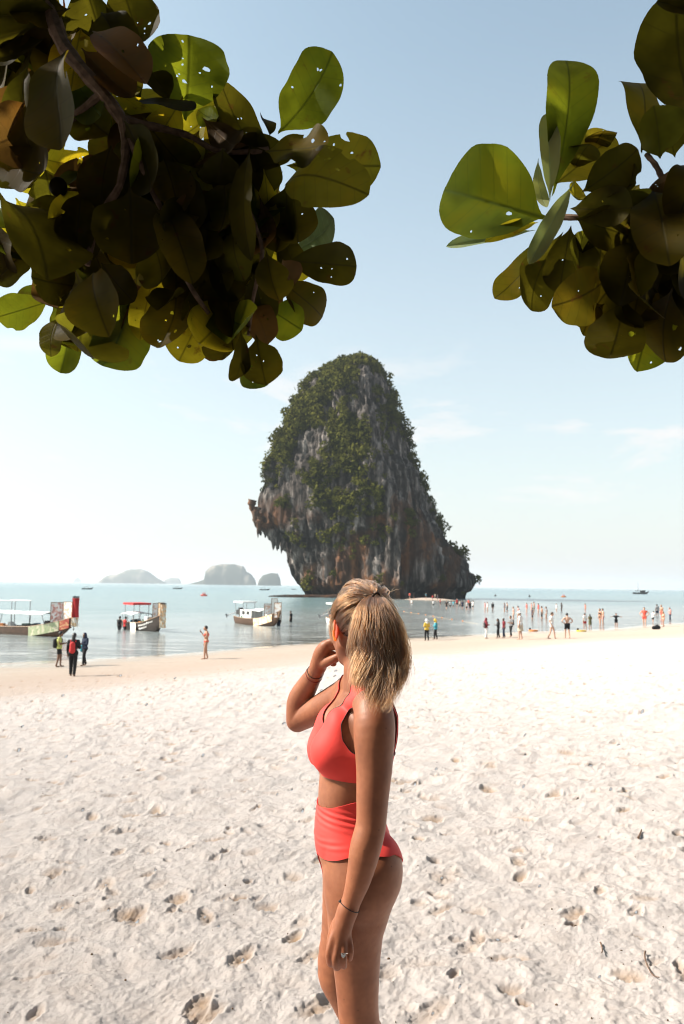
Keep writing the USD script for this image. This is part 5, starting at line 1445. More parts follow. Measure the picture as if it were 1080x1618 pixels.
PM = {
    'hull_brown': simple('hull_brown', (0.085, 0.040, 0.020), 0.5, 0.4, 0.3, 6), 'hull_dark': simple('hull_dark', (0.030, 0.018, 0.013), 0.5, 0.4, 0.3, 6), 'wood': simple('deck_wood', (0.22, 0.13, 0.07), 0.6, 0.3, 0.25, 8),
    'white': simple('white_paint', (0.74, 0.74, 0.72), 0.45, 0.4, 0.06), 'canvas': simple('white_canvas', (0.70, 0.72, 0.72), 0.8, 0.2, 0.08, 3), 'steel': simple('grey_steel', (0.25, 0.25, 0.26), 0.4, 0.5), 'engine': simple('engine_black', (0.02, 0.02, 0.022), 0.5, 0.4),
    'red': simple('red_cloth', (0.50, 0.035, 0.035), 0.8, 0.2), 'blue': simple('blue_paint', (0.05, 0.22, 0.34), 0.5), 'green': simple('green_paint', (0.10, 0.22, 0.13), 0.5), 'orange': simple('orange_paint', (0.62, 0.22, 0.06), 0.5), 'yellow': simple('yellow_paint', (0.70, 0.46, 0.06), 0.5),
    'menu_a': print_mat('menu_board_pink', [(0.75, 0.70, 0.66), (0.70, 0.42, 0.36), (0.74, 0.72, 0.70), (0.52, 0.24, 0.20), (0.72, 0.66, 0.52)], 8), 'menu_b': print_mat('menu_board_white', [(0.75, 0.74, 0.72), (0.72, 0.70, 0.69), (0.62, 0.42, 0.32), (0.76, 0.75, 0.74)], 7),
    'menu_c': print_mat('menu_board_green', [(0.30, 0.36, 0.20), (0.36, 0.40, 0.24), (0.55, 0.52, 0.36), (0.24, 0.28, 0.16)], 6), 'menu_d': print_mat('menu_board_red', [(0.50, 0.10, 0.06), (0.62, 0.30, 0.14), (0.42, 0.06, 0.04), (0.70, 0.56, 0.30)], 9), 'menu_o': print_mat('menu_board_orange', [(0.70, 0.42, 0.22), (0.74, 0.56, 0.36), (0.72, 0.66, 0.56), (0.62, 0.26, 0.08)], 7),
    'skin_a': simple('skin_tan', (0.42, 0.22, 0.14), 0.5, 0.3, 0.06), 'skin_b': simple('skin_pale', (0.55, 0.33, 0.24), 0.5, 0.3, 0.06), 'skin_c': simple('skin_brown', (0.17, 0.085, 0.05), 0.5, 0.3, 0.06),
    'black': simple('black_cloth', (0.012, 0.012, 0.014), 0.8, 0.2), 'navy': simple('navy_cloth', (0.02, 0.03, 0.06), 0.8, 0.2), 'maroon': simple('maroon_cloth', (0.17, 0.018, 0.028), 0.8, 0.2), 'wcloth': simple('white_cloth', (0.72, 0.71, 0.69), 0.85, 0.2, 0.06), 'beige': simple('beige_cloth', (0.52, 0.44, 0.34), 0.85, 0.2),
    'lime': simple('lime_cloth', (0.46, 0.50, 0.16), 0.85, 0.2), 'teal': simple('teal_cloth', (0.06, 0.30, 0.38), 0.85, 0.2), 'ycloth': simple('yellow_cloth', (0.66, 0.44, 0.06), 0.85, 0.2), 'olive': simple('olive_cloth', (0.12, 0.11, 0.05), 0.85, 0.2), 'coral': simple('coral_cloth', (0.66, 0.10, 0.07), 0.8, 0.2), 'grey': simple('grey_cloth', (0.26, 0.26, 0.27), 0.85, 0.2),
    'hairk': simple('black_hair', (0.010, 0.008, 0.007), 0.5, 0.4), 'hairb': simple('brown_hair', (0.07, 0.04, 0.022), 0.5, 0.4), 'hairy': simple('fair_hair', (0.34, 0.22, 0.11), 0.5, 0.4), 'pink': simple('pink_cloth', (0.62, 0.28, 0.26), 0.85, 0.2)}


def hull_mesh(L, B, bow_h=1.25, mid_h=0.62, stern_h=0.72, draft=0.28):
    """Slim wooden hull, bow at +x rising to a high pointed stem."""
    n = 29
    u = np.linspace(0, 1, n)
    X = (u - 0.5) * L
    half = B / 2 * PchipInterpolator([0, 0.12, 0.4, 0.7, 0.88, 0.97, 1.0], [0.62, 0.82, 1.0, 0.86, 0.48, 0.14, 0.02])(u)
    top = PchipInterpolator([0, 0.3, 0.6, 0.85, 1.0], [stern_h, mid_h, mid_h + 0.06, bow_h * 0.72, bow_h])(u)
    keel = PchipInterpolator([0, 0.2, 0.6, 0.82, 0.95, 1.0], [-draft * .6, -draft, -draft, -draft * .35, 0.42, bow_h * 0.80])(u)
    prof = np.array([(0, 0), (0.45, 0.06), (0.75, 0.30), (0.92, 0.62), (1.0, 1.0)])
    rim = [(1.0, 1.0, 0.0), (0.94, 1.0, 0.0)]
    ring = [(a, b) for a, b in prof] + [(0.93, 1.0), (0.84, 0.62), (0.66, 0.36), (0.0, 0.22)]
    ring = ring + [(-a, b) for a, b in ring[-2:0:-1]]
    ring = np.array(ring)
    V = np.stack([np.repeat(X, len(ring)), (half[:, None] * ring[None, :, 0]).ravel(), (keel[:, None] + (top - keel)[:, None] * ring[None, :, 1]).ravel()], 1)
    m = len(ring)
    # order: outer keel -> gunwale +y -> inner floor -> inner -y ... closed loop round the section
    i, j = np.meshgrid(np.arange(n - 1), np.arange(m), indexing='ij')
    q = np.stack([i * m + j, i * m + (j + 1) % m, (i + 1) * m + (j + 1) % m, (i + 1) * m + j], -1).reshape(-1, 4)
    mesh = trimesh.Trimesh(V, np.vstack([q[:, [0, 2, 1]], q[:, [0, 3, 2]]]), process=False)
    # transom and stem caps
    c = len(mesh.vertices)
    V2 = np.vstack([mesh.vertices, [[X[0], 0, (keel[0] + top[0]) / 2]]])
    jj = np.arange(m)
    half_s = [k for k in range(m)]
    F2 = np.vstack([mesh.faces, np.stack([np.full(m, c), jj, (jj + 1) % m], 1)])
    f = lambda x: (float(np.interp(x, X, half)), float(np.interp(x, X, top)), float(np.interp(x, X, keel)))
    return trimesh.Trimesh(V2, F2, process=False), f, X, half, top


def longtail(label, p0, p1, L, paint, panel, boards, roof=None, frame=None, tail=True, lettering=False, cabin=False, banner=None):
    """p0, p1: waterline points of stern and bow."""
    d = p1 - p0
    rz = math.atan2(d[1], d[0])
    c = p1 - d / np.linalg.norm(d) * L * 0.5
    t = thing('longtail_boat', label, 'boat', (c[0], c[1], 0.0), rz, 'longtail food boats at the water\'s edge')
    m, f, X, half, top = hull_mesh(L, 1.5, 1.35, 0.55, 0.66)
    cf = -math.pi / 2 - rz                                  # a board turned this way faces the beach
    hull = part('hull', m, PM[paint], t, smooth=35)
    for s in (-1, 1):
        part('gunwale', tube(np.stack([X, s * half, top + 0.02], 1), 0.04, 6), PM['wood'], t)
    for x in np.linspace(-0.36, 0.30, 5) * L:
        hw, tp, kl = f(x)
        part('thwart', box((x, 0, tp - 0.14), (0.22, hw * 1.84, 0.05)), PM['wood'], t)
    part('stem_post', tube(bez([(L * 0.485, 0, 0.85), (L * 0.495, 0, 1.15), (L * 0.51, 0, 1.45)], 8), [0.09] * 5 + [0.08, 0.07, 0.05], 8), PM['wood'], t)
    for (x0, x1, mt) in panel:                              # painted cloths along both sides
        for s in (-1, 1):
            xs = np.linspace(x0 * L, x1 * L, 9)
            P = np.array([[(x, s * (f(x)[0] + 0.035), f(x)[1] + 0.03), (x, s * (f(x)[0] * 0.93 + 0.045), f(x)[1] - 0.62)] for x in xs])
            v = np.vstack([P[:, 0], P[:, 1], P[:, 0] - [0, s * 0.02, 0], P[:, 1] - [0, s * 0.02, 0]])
            k = 9
            q = np.array([(i, i + 1, k + i + 1, k + i) for i in range(k - 1)])
            part('side_cloth', (v, np.vstack([q, q[:, ::-1] + 2 * k])), PM[mt], t, smooth=False)
    for (x, y, z, w, h, mt, rot) in boards:
        rot = cf + rot
        b = part('menu_board', box((x * L, y, z + h / 2), (0.04, w, h), rot), PM[mt], t, smooth=False)
        bb = [box((0, s * (w / 2 + 0.015), 0), (0.055, 0.04, h + 0.06)) for s in (-1, 1)] + [box((0, 0, s * (h / 2 + 0.015)), (0.055, w, 0.04)) for s in (-1, 1)]
        bm = cat_mesh(bb)
        bm.apply_transform(trimesh.transformations.rotation_matrix(rot, [0, 0, 1]))
        bm.apply_translation((x * L, y, z + h / 2))
        part('board_frame', bm, PM['wood'], str(b.GetPath()), smooth=False)
    if banner:
        (x, y, z, w, h, mt, low) = banner
        th = np.linspace(0, 1, 10)
        for name, za, zb, m2 in (('banner', z + h * 0.32, z + h, mt), ('banner_foot', z, z + h * 0.32 - 0.01, low)):
            a = np.linspace(-0.5, 0.5, 9)
            A, Tt = np.meshgrid(a, th, indexing='ij')
            bx, by = 0.07 * np.sin(A * 9 + Tt * 3), A * w * (1 - 0.12 * np.sin(Tt * 3.1))
            cr, sr = math.cos(cf + 0.3), math.sin(cf + 0.3)
            v = np.stack([x * L + bx * cr - by * sr, y + bx * sr + by * cr, za + Tt * (zb - za)], -1).reshape(-1, 3)
            i, j = np.meshgrid(np.arange(8), np.arange(9), indexing='ij')
            q = np.stack([i * 10 + j, i * 10 + j + 1, (i + 1) * 10 + j + 1, (i + 1) * 10 + j], -1).reshape(-1, 4)
            part(name, cloth_shell(v, np.vstack([q[:, [0, 1, 2]], q[:, [0, 2, 3]]]), 0.015), PM[m2], t, smooth=40)
        part('banner_pole', tube([(x * L - 0.1, y, 0.5), (x * L - 0.1, y, z + h + 0.15)], 0.03, 6), PM['engine'], t)
        part('banner_knob', box((x * L, y, z + h + 0.06), (0.09, w * 0.9, 0.09), cf + 0.3), PM['engine'], t)
    if roof:
        (x0, x1, z, mt) = roof
        a = np.linspace(-1, 1, 9)
        xs = np.linspace(x0 * L, x1 * L, 7)
        A, Xs = np.meshgrid(a, xs, indexing='ij')
        v = np.stack([Xs, A * 0.86, z - 0.16 * A ** 2 + 0.03 * np.sin(Xs * 3)], -1).reshape(-1, 3)
        i, j = np.meshgrid(np.arange(8), np.arange(6), indexing='ij')
        q = np.stack([i * 7 + j, i * 7 + j + 1, (i + 1) * 7 + j + 1, (i + 1) * 7 + j], -1).reshape(-1, 4)
        part('canopy', cloth_shell(v, np.vstack([q[:, [0, 1, 2]], q[:, [0, 2, 3]]])[:, ::-1], 0.04), PM[mt], t, smooth=40)
        for x in (x0 * L + 0.15, (x0 + x1) / 2 * L, x1 * L - 0.15):
            for s in (-1, 1):
                part('post', tube([(x, s * 0.78 * min(1, f(x)[0] / 0.8), f(x)[1] - 0.1), (x, s * 0.8, z - 0.14)], 0.025, 6), PM['steel'], t)
    if frame:
        (x0, x1, z, mt) = frame
        for x in (x0 * L, x1 * L):
            for s in (-1, 1):
                part('frame_post', tube([(x, s * 0.62 * min(1, f(x)[0] / 0.7), f(x)[1] - 0.05), (x, s * 0.62, z)], 0.028, 6), PM['steel'], t)
        if mt:
            part('frame_roof', box(((x0 + x1) / 2 * L, 0, z + 0.08), ((x1 - x0) * L + 0.3, 1.5, 0.16)), PM[mt], t, smooth=False)
        else:
            for s in (-1, 1):
                part('frame_rail', tube([(x0 * L - 0.1, s * 0.62, z), (x1 * L + 0.1, s * 0.62, z)], 0.03, 6), PM['steel'], t)
    if cabin:
        x0, x1 = cabin
        part('cabin', box(((x0 + x1) / 2 * L, 0, f(x0 * L)[1] + 0.36), ((x1 - x0) * L, 1.2, 0.85)), PM['white'], t, smooth=False)
        for s in (-1, 1):
            for k in (0.3, 0.7):
                part('cabin_window', box(((x0 + (x1 - x0) * k) * L, s * 0.605, f(x0 * L)[1] + 0.5), (0.5, 0.02, 0.3)), PM['engine'], t, smooth=False)
    if tail:
        ex, ez = -0.44 * L, 1.05
        e = cat_mesh([box((ex, 0, ez), (0.75, 0.42, 0.45)), box((ex + 0.1, 0, ez + 0.32), (0.4, 0.3, 0.22)), trimesh.creation.cylinder(0.2, 0.5, sections=14, transform=trimesh.transformations.rotation_matrix(math.pi / 2, [1, 0, 0])).apply_translation((ex + 0.35, 0, ez + 0.05)), box((ex, 0, ez - 0.4), (0.16, 0.16, 0.5))])
        part('engine', e, PM['engine'], t, smooth=30)
        part('tail_shaft', tube([(ex - 0.3, 0, ez + 0.05), (ex - 2.9, 0.2, ez - 0.42)], [0.05, 0.035], 7), PM['steel'], t)
        pr = [box((0, 0.11 * math.cos(k), 0.11 * math.sin(k)), (0.03, 0.1 + 0.12 * abs(math.cos(k)), 0.1 + 0.12 * abs(math.sin(k)))) for k in (0.3, 2.4, 4.5)]
        pm = cat_mesh(pr)
        pm.apply_translation((ex - 2.95, 0.2, ez - 0.43))
        part('propeller', pm, PM['steel'], t, smooth=False)
        part('tiller', tube([(ex + 0.35, 0, ez + 0.2), (ex + 1.2, 0.1, ez + 0.35)], 0.025, 6), PM['steel'], t)
    if lettering:
        rng = np.random.default_rng(4)
        for s in (-1, 1):
            bits = []
            for row, (xa, xb) in enumerate(((0.10, 0.36), (0.10, 0.27))):
                x = xa * L
                while x < xb * L:
                    w = rng.uniform(0.05, 0.11)
                    hw, tp, kl = f(x)
                    bits.append(box((x, s * (hw * (0.985 - 0.04 * row) + 0.012), tp - 0.20 - 0.24 * row), (w, 0.012, rng.uniform(0.09, 0.13))))
                    x += w + 0.045
            part('painted_lettering', cat_mesh(bits), PM['white'], t, smooth=False)
    # odds and ends of the floating kitchens
    rng = np.random.default_rng(len(label))
    for k in range(10):
        x = rng.uniform(-0.30, 0.32) * L
        hw, tp, kl = f(x)
        mt = ['white', 'engine', 'blue', 'engine', 'canvas', 'wood', 'orange', 'engine', 'white', 'green'][k]
        s = rng.uniform(0.2, 0.5, 3)
        part('cool_box' if k % 2 == 0 else 'crate', box((x, rng.uniform(-0.4, 0.4), tp + s[2] / 2 - 0.1), s, rng.uniform(-.3, .3)), PM[mt], t, smooth=False)
    return t


longtail('brown longtail boat with white awnings and a red banner, cut by the left frame edge', on_plane(-62, 997), on_plane(114, 1008), 9.6, 'hull_brown', [(0.14, 0.40, 'menu_c'), (0.405, 0.475, 'menu_d')],
         [(0.37, -0.15, 1.0, 0.95, 1.3, 'menu_a', 0.25), (0.45, -0.05, 1.05, 0.75, 1.3, 'menu_b', -0.45)], roof=(-0.36, 0.30, 1.62, 'canvas'), frame=(-0.22, -0.02, 2.35, None), banner=(0.525, -0.05, 0.75, 0.46, 1.9, 'red', 'menu_o'))
longtail('dark longtail boat with white lettering and a small red roof, moored bow to the beach', on_plane(186, 990), on_plane(256, 999.5), 7.0, 'hull_dark', [(-0.12, 0.03, 'menu_b')],
         [(0.36, -0.1, 1.0, 0.5, 1.15, 'menu_b', 0.3), (0.44, 0.05, 1.0, 0.5, 1.2, 'menu_o', -0.3)], roof=(-0.38, -0.02, 1.35, 'canvas'), frame=(-0.34, -0.08, 1.95, 'red'), lettering=True, banner=(0.52, -0.05, 0.35, 0.5, 1.75, 'menu_o', 'menu_o'), tail=False)
longtail('white and orange longtail boat with cabin and raised tail shaft, between red-roofed boat and woman', on_plane(362, 983), on_plane(441, 990.5), 7.4, 'hull_brown', [(0.06, 0.40, 'menu_o')],
         [(0.27, -0.1, 0.9, 0.75, 1.05, 'menu_b', 0.2), (0.38, 0.0, 0.95, 0.5, 1.5, 'white', 0.0), (0.47, -0.05, 0.8, 0.6, 1.3, 'menu_b', -0.2)], roof=(-0.02, 0.24, 1.45, 'canvas'), frame=(-0.42, -0.22, 1.95, 'white'), cabin=(-0.30, -0.02))
longtail('longtail boat half hidden behind the woman\'s head, its tail shaft sticking out', on_plane(505, 984), on_plane(580, 992), 7.0, 'white', [(0.05, 0.36, 'menu_b')], [(0.36, 0, 0.95, 0.6, 1.0, 'menu_b', 0.7)], roof=(-0.05, 0.2, 1.45, 'canvas'), frame=(-0.40, -0.28, 1.9, 'white'))


def far_boat(label, px, py, wpx, rz=0.0, mast=False, mt='hull_dark', name='far_boat'):
    p = on_plane(px, py)
    L = max(wpx / F * p[1], 3.0)
    t = thing(name, label, 'boat', (p[0], p[1], 0), rz, 'boats far out on the water')
    k = L / 7.0
    m, f, X, half, top = hull_mesh(7.0, 1.9)
    m.apply_scale(k)
    part('hull', m, PM[mt], t, smooth=35)
    part('canopy', box((-0.8 * k, 0, 1.5 * k), (3.0 * k, 1.5 * k, 0.14 * k)), PM['hull_dark'], t)
    for x in (-2.1, 0.5):
        for s in (-1, 1):
            part('post', tube([(x * k, s * 0.65 * k, 0.5 * k), (x * k, s * 0.65 * k, 1.45 * k)], 0.05 * k, 5), PM['engine'], t)
    if mast:
        part('mast', tube([(-1.2 * k, 0, 0.5 * k), (-1.2 * k, 0, 5.2 * k)], [0.09 * k, 0.05 * k], 6), PM['steel'], t)
        part('wheelhouse', box((0.8 * k, 0, 1.1 * k), (1.8 * k, 1.3 * k, 1.0 * k)), PM['hull_dark'], t)
    return t


far_boat('small dark boat offshore in front of the left end of the long pale island', 138, 931, 17, 0.2)
far_boat('small dark boat on the horizon between the two long islands', 281, 930.5, 15, -0.1)
far_boat('small dark boat below the round island beside the rock tower', 418, 932.5, 16, 0.1)
far_boat('tiny dark boat just off the left foot of the rock tower', 464, 931.5, 8, 0.4)
far_boat('black boat with a mast alone on the right of the horizon', 1012, 938.5, 25, 0.05, True)


def kayak(label, px, py, wpx, mt, rz=0.1):
    p = on_plane(px, py)
    L = wpx / F * p[1]
    t = thing('kayak', label, 'kayak', (p[0], p[1], 0.02), rz)
    u = np.linspace(0, 1, 15)
    part('hull', tube(np.stack([(u - 0.5) * L, 0 * u, 0.12 + 0.16 * (2 * u - 1) ** 4], 1), 0.05 + 0.30 * np.sin(np.pi * u) ** 0.6, 10), PM[mt], t)
    for x in (-0.12, 0.14):
        part('paddler', cat_mesh([tube([(x * L, 0, 0.25), (x * L, 0, 0.75)], [0.17, 0.2], 8), trimesh.creation.icosphere(2, 0.13).apply_translation((x * L, 0, 0.98))]), PM['coral'], t)
    part('paddle', tube([(-0.1 * L, -0.7, 0.4), (-0.1 * L, 0.7, 0.8)], 0.025, 5), PM['engine'], t)


kayak('red kayak out on the water left of the middle longtail boat', 322, 941.5, 11, 'coral')
kayak('orange kayak far out on the water at the right', 890, 943.5, 9, 'orange', 0.0)


def board(label, px, py, wpx, mt, rz):
    p = on_ground(px, py)
    L = wpx / F * p[1]
    u = np.linspace(0, 1, 17)
    w = 0.34 * np.sin(np.pi * np.clip(u, 0.02, 0.98)) ** 0.5
    o = np.vstack([np.stack([(u - 0.5) * L, w], 1), np.stack([(u - 0.5) * L, -w], 1)[::-1]])
    m = trimesh.creation.extrude_polygon(Polygon(o).buffer(0), 0.12)
    t = thing('paddle_board', label, 'paddle board', (p[0], p[1], p[2] + 0.01), rz)
    part('deck', m, PM[mt], t)
    part('fin', box((-0.38 * L, 0, 0.20), (0.16, 0.02, 0.16)), PM['engine'], t)


board('yellow paddle board lying at the water\'s edge right of the man in black shorts', 918, 998, 15, 'yellow', 0.1)
board('tan paddle board lying on wet sand behind the two people in white', 842, 997.5, 14, 'orange', 0.05)


def buoy_line():
    a = [on_plane(x, y) for x, y in ((560, 958), (640, 967), (700, 977), (755, 986))]
    c = bez(np.array(a), 60)
    c[:, 2] = 0.02
    o = c[0].copy()
    t = thing('buoy_line', 'line of small orange floats strung across the shallows right of the woman\'s hair', 'buoy line', o)
    part('rope', tube(c - o, 0.012, 5), PM['beige'], t)
    for k in range(2, 58, 4):
        m = trimesh.creation.icosphere(2, 0.085)
        m.vertices *= [1.3, 0.8, 0.8]
        m.apply_translation(c[k] - o + [0, 0, 0.04])
        part('float', m, PM['orange'], t)


buoy_line()
for lab, x, y in (('small dark buoy out at sea just right of the rock tower', 782, 942), ('small dark buoy out at sea above the wading crowd', 836, 943)):
    p = on_plane(x, y)
    b = trimesh.creation.revolve(np.array([(0, -0.3), (0.35, -0.25), (0.5, 0.1), (0.3, 0.45), (0.1, 0.8), (0, 0.85)]), sections=14)
    b.apply_translation((p[0], p[1], 0.05))
    tag(part('buoy', b, PM['engine']), lab, 'buoy', 'buoys out at sea')


# ------------------------------------------------------------------ people on the beach and in the water
def small_person(px, py, hpx, label, group=None, face=180, skin='skin_a', hair='hairk', longhair=False, top=None, sleeve=0, bottom=None, hem=0.5, hat=None, hood=None, bag=None, arms='down', stride=0.12, wade=False, lean=0.0, extra=None, swim=None, build=1.0, H=None):
    """px, py: where the feet (or the waterline) are. face: degrees, 0 = to the right, 90 = away from the camera, 180 = left, 270 = towards it."""
    p = on_plane(px, py) if wade else on_ground(px, py)
    gz = min(ground_z(p[0], p[1]), p[2]) if wade else beach_z(p[0], p[1]) if p[1] < 100 else p[2]
    if H is None:
        H = hpx / F * p[1] + (p[2] - gz if wade else 0)
        H = float(np.clip(H, 1.35, 1.95))
    h = 0.013 if hpx > 45 else 0.018 if hpx > 22 else 0.026
    k = H / 1.7
    t = thing('person', label, 'person', (p[0], p[1], gz), math.radians(face), group)
    J = lambda x, y, z: np.array([x, y, z]) * k            # x forward, y left, z up
    lo, hi = J(-0.55, -0.65, -0.03), J(0.75, 0.65, 1.95)
    new = lambda: Field(lo, hi, h)
    s = stride
    LL = [J(0, 0.085, 0.90), J(s * 0.62 + 0.02, 0.09, 0.49), J(s * 0.9, 0.09, 0.09)]
    LR = [J(0, -0.085, 0.90), J(-s * 0.35 + 0.02, -0.09, 0.49), J(-s, -0.09, 0.09)]
    ln = lean
    neck = J(0.02 + ln, 0, 1.43)
    shl, shr = J(ln, 0.17, 1.37), J(ln, -0.17, 1.37)
    P = {'down': [(0.0, 0.22, 1.10), (0.05, 0.22, 0.85)], 'front': [(0.05, 0.23, 1.12), (0.27, 0.10, 1.14)], 'phone': [(0.08, 0.24, 1.14), (0.26, 0.08, 1.36)], 'akimbo': [(-0.03, 0.36, 1.16), (0.06, 0.18, 1.02)], 'out': [(0.0, 0.42, 1.30), (0.05, 0.66, 1.28)], 'up': [(0.1, 0.30, 1.52), (0.12, 0.22, 1.78)], 'swing': [(-0.10, 0.22, 1.12), (0.02, 0.22, 0.88)]}
    def arm(side, pose):
        a, b = P[pose]
        sg = 1 if side == 'l' else -1
        return [shl if sg > 0 else shr, J(a[0] + ln * 0.8, a[1] * sg, a[2]), J(b[0] + ln * 0.6, b[1] * sg, b[2])]
    al, ar = (arms, arms) if isinstance(arms, str) else arms
    AL, AR = arm('l', al), arm('r', ar)

    def torso(f, o, z0=0.86):
        f.chain([J(0, 0, 0.93), J(0.01 + ln * .3, 0, 1.08), J(0.0 + ln * .7, 0, 1.24), J(0.0 + ln, 0, 1.36)], [(0.118 + o) * k * build, (0.108 + o) * k * build, (0.125 + o) * k * build, (0.10 + o) * k], 0.03 * k)
        f.chain([J(0, 0.085, 0.92), J(0, -0.085, 0.92)], [(0.10 + o) * k * build] * 2, 0.04 * k)
        f.chain([J(0.0 + ln * .8, 0.07, 1.27), J(0.0 + ln * .8, -0.07, 1.27)], [(0.105 + o) * k * build] * 2, 0.04 * k)
        f.chain([shl, shr], [(0.062 + o) * k] * 2, 0.04 * k)

    f = new()
    torso(f, 0)
    f.chain([neck - J(0, 0, 0.06), neck + J(0.01, 0, 0.10)], [0.055 * k, 0.05 * k], 0.03 * k)
    hd = neck + J(0.035, 0, 0.165)
    f.ell(hd, np.array([0.097, 0.078, 0.115]) * k, k=0.02)
    f.cone(hd + J(0.05, 0, -0.05), hd + J(0.07, 0, -0.085), 0.05 * k, 0.03 * k, 0.02)
    f.cone(hd + J(0.09, 0, 0.0), hd + J(0.112, 0, -0.025), 0.010 * k, 0.015 * k, 0.012)
    for lg in (LL, LR):
        f.chain(lg, [0.085 * k, 0.058 * k, 0.038 * k], 0.03 * k)
        f.chain([lg[2], lg[2] + J(0.02, 0, -0.055), lg[2] + J(0.15, 0, -0.065)], [0.038 * k, 0.035 * k, 0.026 * k], 0.02 * k)
    for a in (AL, AR):
        f.chain(a, [0.052 * k, 0.040 * k, 0.030 * k], 0.03 * k)
        d = (a[2] - a[1]) / np.linalg.norm(a[2] - a[1])
        f.cone(a[2], a[2] + d * 0.07 * k, 0.032 * k, 0.036 * k, 0.02 * k)
        for q in (-0.024, -0.008, 0.008, 0.024):
            f.cone(a[2] + d * 0.09 * k + J(q, 0, 0), a[2] + d * 0.165 * k + J(q * 1.2, 0, 0), 0.012 * k, 0.009 * k, 0.008 * k)
    v, fc = relax(*f.mesh(), 2)
    part('body', (v, fc), PM[skin], t, smooth=True)

    def dress(name, build_, mt, g=None):
        c = new()
        build_(c)
        v, fc = c.mesh()
        if g is not None and len(v):
            v, fc = clip(v, fc, g(v))
        if len(fc):
            v, fc = relax(v, fc, 2)
            part(name, (v, fc), PM[mt], t, smooth=True)
    if hood:
        def b(c):
            c.ell(hd + J(-0.015, 0, 0.01), np.array([0.112, 0.098, 0.13]) * k, k=0.01)
            c.chain([hd + J(-0.03, 0, -0.05), neck + J(-0.02, 0, -0.05)], [0.10 * k, 0.12 * k], 0.03)
        dress('headscarf', b, hood, lambda v: (v[:, 0] - hd[0] - 0.055 * k) * 1.0 - 0.0 * v[:, 2])
    else:
        def b(c):
            c.ell(hd + J(-0.012, 0, 0.022), np.array([0.104, 0.088, 0.108]) * k, k=0.01)
            if longhair:
                c.chain([hd + J(-0.06, 0, 0.0), hd + J(-0.09, 0, -0.15), hd + J(-0.10, 0, -0.30)], [0.07 * k, 0.075 * k, 0.05 * k], 0.02)
        dress('hair', b, hair, lambda v: np.minimum((v[:, 0] - hd[0]) * 1.0 - (v[:, 2] - hd[2]) * 0.9 - 0.012 * k, (v[:, 0] - hd[0]) + 0.03 * k) if longhair else (v[:, 0] - hd[0]) * 1.0 - (v[:, 2] - hd[2]) * 0.9 - 0.012 * k)
    if top:
        def b(c):
            torso(c, 0.017)
            if sleeve > 0:
                for a in (AL, AR):
                    q = [a[0], a[1]] + ([a[1] + (a[2] - a[1]) * min(1, sleeve - 1)] if sleeve > 1 else [])
                    if sleeve < 1:
                        q[1] = a[0] + (a[1] - a[0]) * sleeve
                    c.chain(q, [0.070 * k, 0.058 * k, 0.046 * k][:len(q)], 0.03 * k)
        cut = 0.86 * k
        dress('shirt', b, top, lambda v: np.maximum(cut - v[:, 2], v[:, 2] - (neck[2] + 0.02 * k)))
    if bottom:
        def b(c):
            torso(c, 0.012)
            for lg in (LL, LR):
                c.chain(lg, [0.100 * k, 0.076 * k, 0.058 * k], 0.03 * k)
            if bottom[1] == 'skirt':
                c.chain([J(0, 0, 0.92), J(0, 0, hem)], [0.14 * k, 0.19 * k], 0.03)
        dress('skirt' if bottom[1] == 'skirt' else 'trousers' if hem < 0.3 else 'shorts', b, bottom[0], lambda v: np.maximum(v[:, 2] - 1.02 * k, hem * k - v[:, 2]))
    if swim:
        def b(c):
            torso(c, 0.010)
            for lg in (LL, LR):
                c.cone(lg[0], lg[1], 0.094 * k, 0.06 * k, 0.03 * k)
        dress('swim_bottom', b, swim, lambda v: np.maximum(v[:, 2] - 0.96 * k, 0.80 * k + np.abs(v[:, 1]) * 0.6 - v[:, 2]))
        dress('swim_top', b, swim, lambda v: np.maximum(v[:, 2] - 1.33 * k, 1.20 * k - v[:, 2]))
    if hat:
        mt, kind = hat
        pr = np.array([(0, 0.13), (0.06, 0.125), (0.095, 0.09), (0.108, 0.03)] + ([(0.11, 0.015), (0.21, -0.015), (0.21, -0.005)] if kind == 'sun' else [(0.112, 0.0)]))
        m = trimesh.creation.revolve(pr * k, sections=18)
        v2, f2 = np.array(m.vertices), m.faces
        if kind == 'cap':
            br = trimesh.creation.cylinder(0.09 * k, 0.012 * k, sections=16).apply_translation(J(0.09, 0, 0.02))
            m = cat_mesh([m, br])
        m.apply_translation(hd + J(-0.005, 0, 0.035))
        part('hat', m, PM[mt], t)
    if bag:
        mt, kind = bag
        if kind == 'pack':
            c = new()
            c.chain([J(-0.19 + ln * .6, 0, 1.02), J(-0.19 + ln, 0, 1.28)], [0.115 * k, 0.10 * k], 0.02)
            part('backpack', relax(*c.mesh(), 2), PM[mt], t, smooth=True)
            for s_ in (-1, 1):
                part('strap', tube(bez([J(-0.12, s_ * 0.1, 1.36), J(0.0 + ln, s_ * 0.10, 1.445), J(0.135 + ln, s_ * 0.10, 1.28), J(0.06, s_ * 0.14, 1.06)], 10), 0.018 * k, 5), PM[mt], t)
        else:
            c = new()
            c.chain([J(0.0, -0.27, 0.80), J(0.02, -0.27, 0.98)], [0.11 * k, 0.08 * k], 0.02)
            part('bag', relax(*c.mesh(), 2), PM[mt], t, smooth=True)
            part('strap', tube(bez([J(0, -0.26, 1.02), J(0.0, -0.2, 1.44), J(0.0, -0.27, 1.04)], 10), 0.014 * k, 5), PM[mt], t)
    if extra == 'phone':
        a = AR if ar == 'phone' else AL
        part('phone', box(a[2] + J(0.08, 0, 0.10), np.array([0.012, 0.075, 0.15]) * k), PM['black'], t)
    return t


